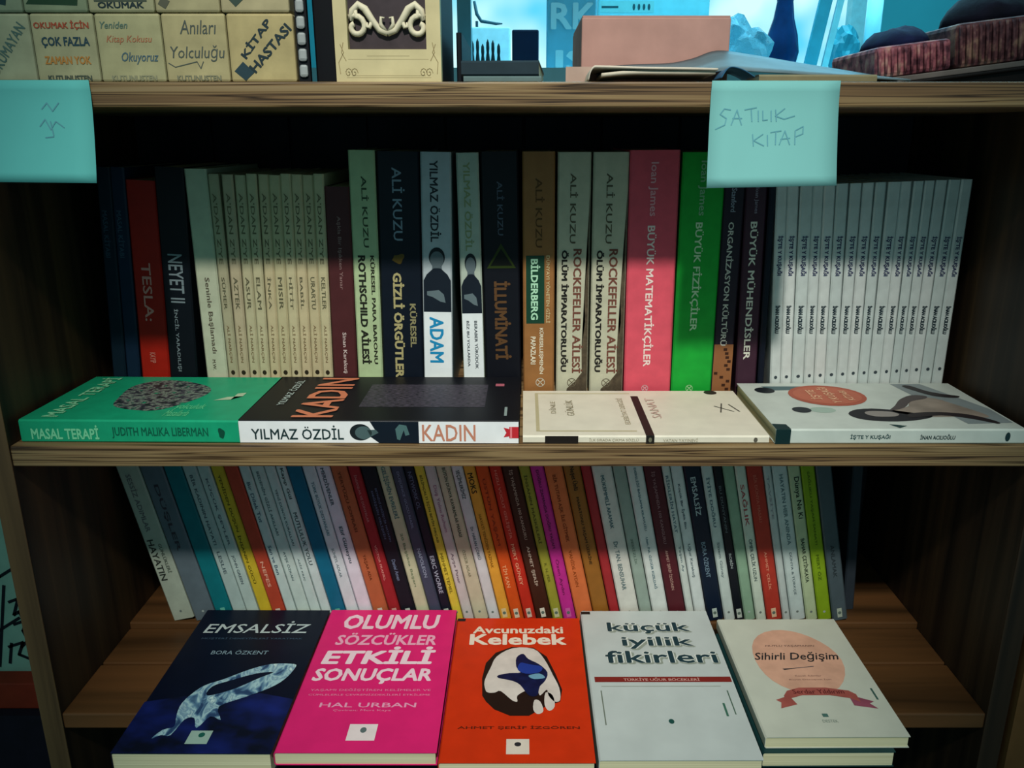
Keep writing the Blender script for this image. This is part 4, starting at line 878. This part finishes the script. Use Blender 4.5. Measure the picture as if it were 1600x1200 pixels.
# wrapped parcel (cellophane)
glass = bpy.data.materials.new('cellophane'); glass.use_nodes = True; b = glass.node_tree.nodes['Principled BSDF']
b.inputs['Base Color'].default_value = (.25, .7, .85, 1); b.inputs['Roughness'].default_value = .12; b.inputs['Transmission Weight'].default_value = .6
nz = glass.node_tree.nodes.new('ShaderNodeTexNoise'); nz.inputs['Scale'].default_value = 60; bp = glass.node_tree.nodes.new('ShaderNodeBump'); bp.inputs['Strength'].default_value = .6; bp.inputs['Distance'].default_value = .01
glass.node_tree.links.new(nz.outputs['Fac'], bp.inputs['Height']); glass.node_tree.links.new(bp.outputs['Normal'], b.inputs['Normal'])
def lump(px0, px1, py, Y, m, name, label, cat, seed):
    a = atY(px0, py, Y); b_ = atY(px1, py, Y); bm = bmesh.new(); bmesh.ops.create_icosphere(bm, subdivisions=3, radius=1)
    R = random.Random(seed); ph = [R.uniform(0, 6) for _ in range(6)]; hx = (b_.x-a.x)/2; hz = (a.z-TZ)/2
    for v in bm.verts:
        c = v.co.copy(); k = 1+.12*math.sin(5*c.x+ph[0])*math.cos(6*c.z+ph[1])+.10*math.sin(9*c.y+ph[2]+4*c.z)
        v.co = Vector((c.x*hx*k, c.y*.03*k, max(0, hz+c.z*hz*k)))
    o = obj(name, bm, m); o.location = ((a.x+b_.x)/2, Y, TZ+.0001); return tag(o, label, cat)
lump(1118, 1178, 24, .58, glass, 'wrapped_parcel', 'shiny cellophane-wrapped parcel right of the cardboard box', 'parcel', 2)
lump(1150, 1205, 46, .50, glass, 'wrapped_parcel', 'lower crumpled cellophane parcel in front of the dark blue vase', 'parcel', 5)
# dark blue vase
a = atY(1222, 60, .58); bm = lathe(bmesh.new(), [(.016, 0), (.018, .01), (.022, .03), (.019, .05), (.013, .07), (.010, .09), (.014, .11), (.016, .12)], 0, 0, 20)
o = obj('vase', bm, mat('#0c2c54', .2, .3, 40), None, True); o.location = (a.x, .58, TZ+.0001); tag(o, 'dark blue glossy vase standing before the window', 'vase')
for k, (p0, p1, lean, c, lb) in enumerate([(1256, 1275, .16, '#3c9cb0', 'pale teal board leaning beside the dark blue vase'), (1284, 1293, .16, '#8ed4dc', 'thin white-blue board leaning, right of the pale teal board')]):
    a = atY(p0, 92, .52); b_ = atY(p1, 92, .52)
    r = prism([(a.x, .52, TZ+.0001), (b_.x, .52, TZ+.0001), (b_.x+.12*lean, .52, TZ+.12), (a.x+.12*lean, .52, TZ+.12)], (0, .006, 0))
    tag(obj('leaning_board', r, mat(c, .4, .1)), lb, 'board', 'leaning boards on the display table')
a = atY(1358, 92, .6); bm = lathe(bmesh.new(), [(.010, 0), (.010, .14)], 0, 0, 16)
o = obj('glass_tube', bm, mat('#a4e4ee', .15, .05), None, True); o.location = (a.x, .6, TZ+.0001); tag(o, 'bright pale cylinder standing on the table, left of the woven boxes', 'tube')
lump(1300, 1342, 40, .62, mat('#2c8494', .5, .2), 'teal_bag', 'teal cloth bag between leaning boards and pale cylinder', 'bag', 9)

# ------------------------------------------------------------------ left of the bookcase: poster and red box
Yp = .16
a = atY(0, 1048, Yp); zf = a.z
xr_ = XL-TH-.002; xl_ = -.62
r = thing('red_box', 'orange-red box under the handwritten card, left of the bookcase', 'box', Matrix.Translation((xl_, Yp-.02, zf-.03)))
obj('body', bx(0, xr_-xl_, 0, .10, 0, .0295, bev=.001), mat('#8a2c18', .6, .1), r)
r = thing('side_stand', 'dark side stand at lower left beside the bookcase', 'stand', Matrix.Translation((xl_, Yp-.03, 0)))
obj('cabinet_body', bx(0, xr_-xl_, 0, .13, .03, zf-.0302), mat('#1a1420', .7, .2), r); obj('base', bx(.01, xr_-xl_-.01, .01, .12, 0, .03), mat('#120f14', .7), r)
r = thing('poster_board', 'white-green card with thick black handwriting, seen left of the bookcase', 'sign', Matrix.Translation((xl_, Yp, zf-.0004)))
PW = xr_-xl_; PH = .20
obj('card', bx(0, PW, 0, .006, 0, PH), mat('#8fb09c', .7, .08), r)
f = Face(r, (0, 0, 0), (1, 0, 0), (0, 0, 1), PW, PH)
def pp(x, y):
    q = atY(x, y, Yp); return ((q.x-xl_)/PW, (q.z-zf)/PH)
st = [[(-40, 925), (0, 900), (24, 885)], [(6, 915), (0, 1040)], [(14, 940), (28, 935), (22, 960), (38, 950)], [(-2, 985), (30, 965)], [(22, 975), (42, 968), (36, 985), (44, 1000), (34, 1010)], [(18, 1005), (16, 1035)], [(14, 1010), (36, 1003), (30, 1022), (50, 1030)], [(30, 955), (40, 975)]]
f.line([[pp(*p) for p in s_] for s_ in st], .0032, '#10141c', 2, 'handwriting')
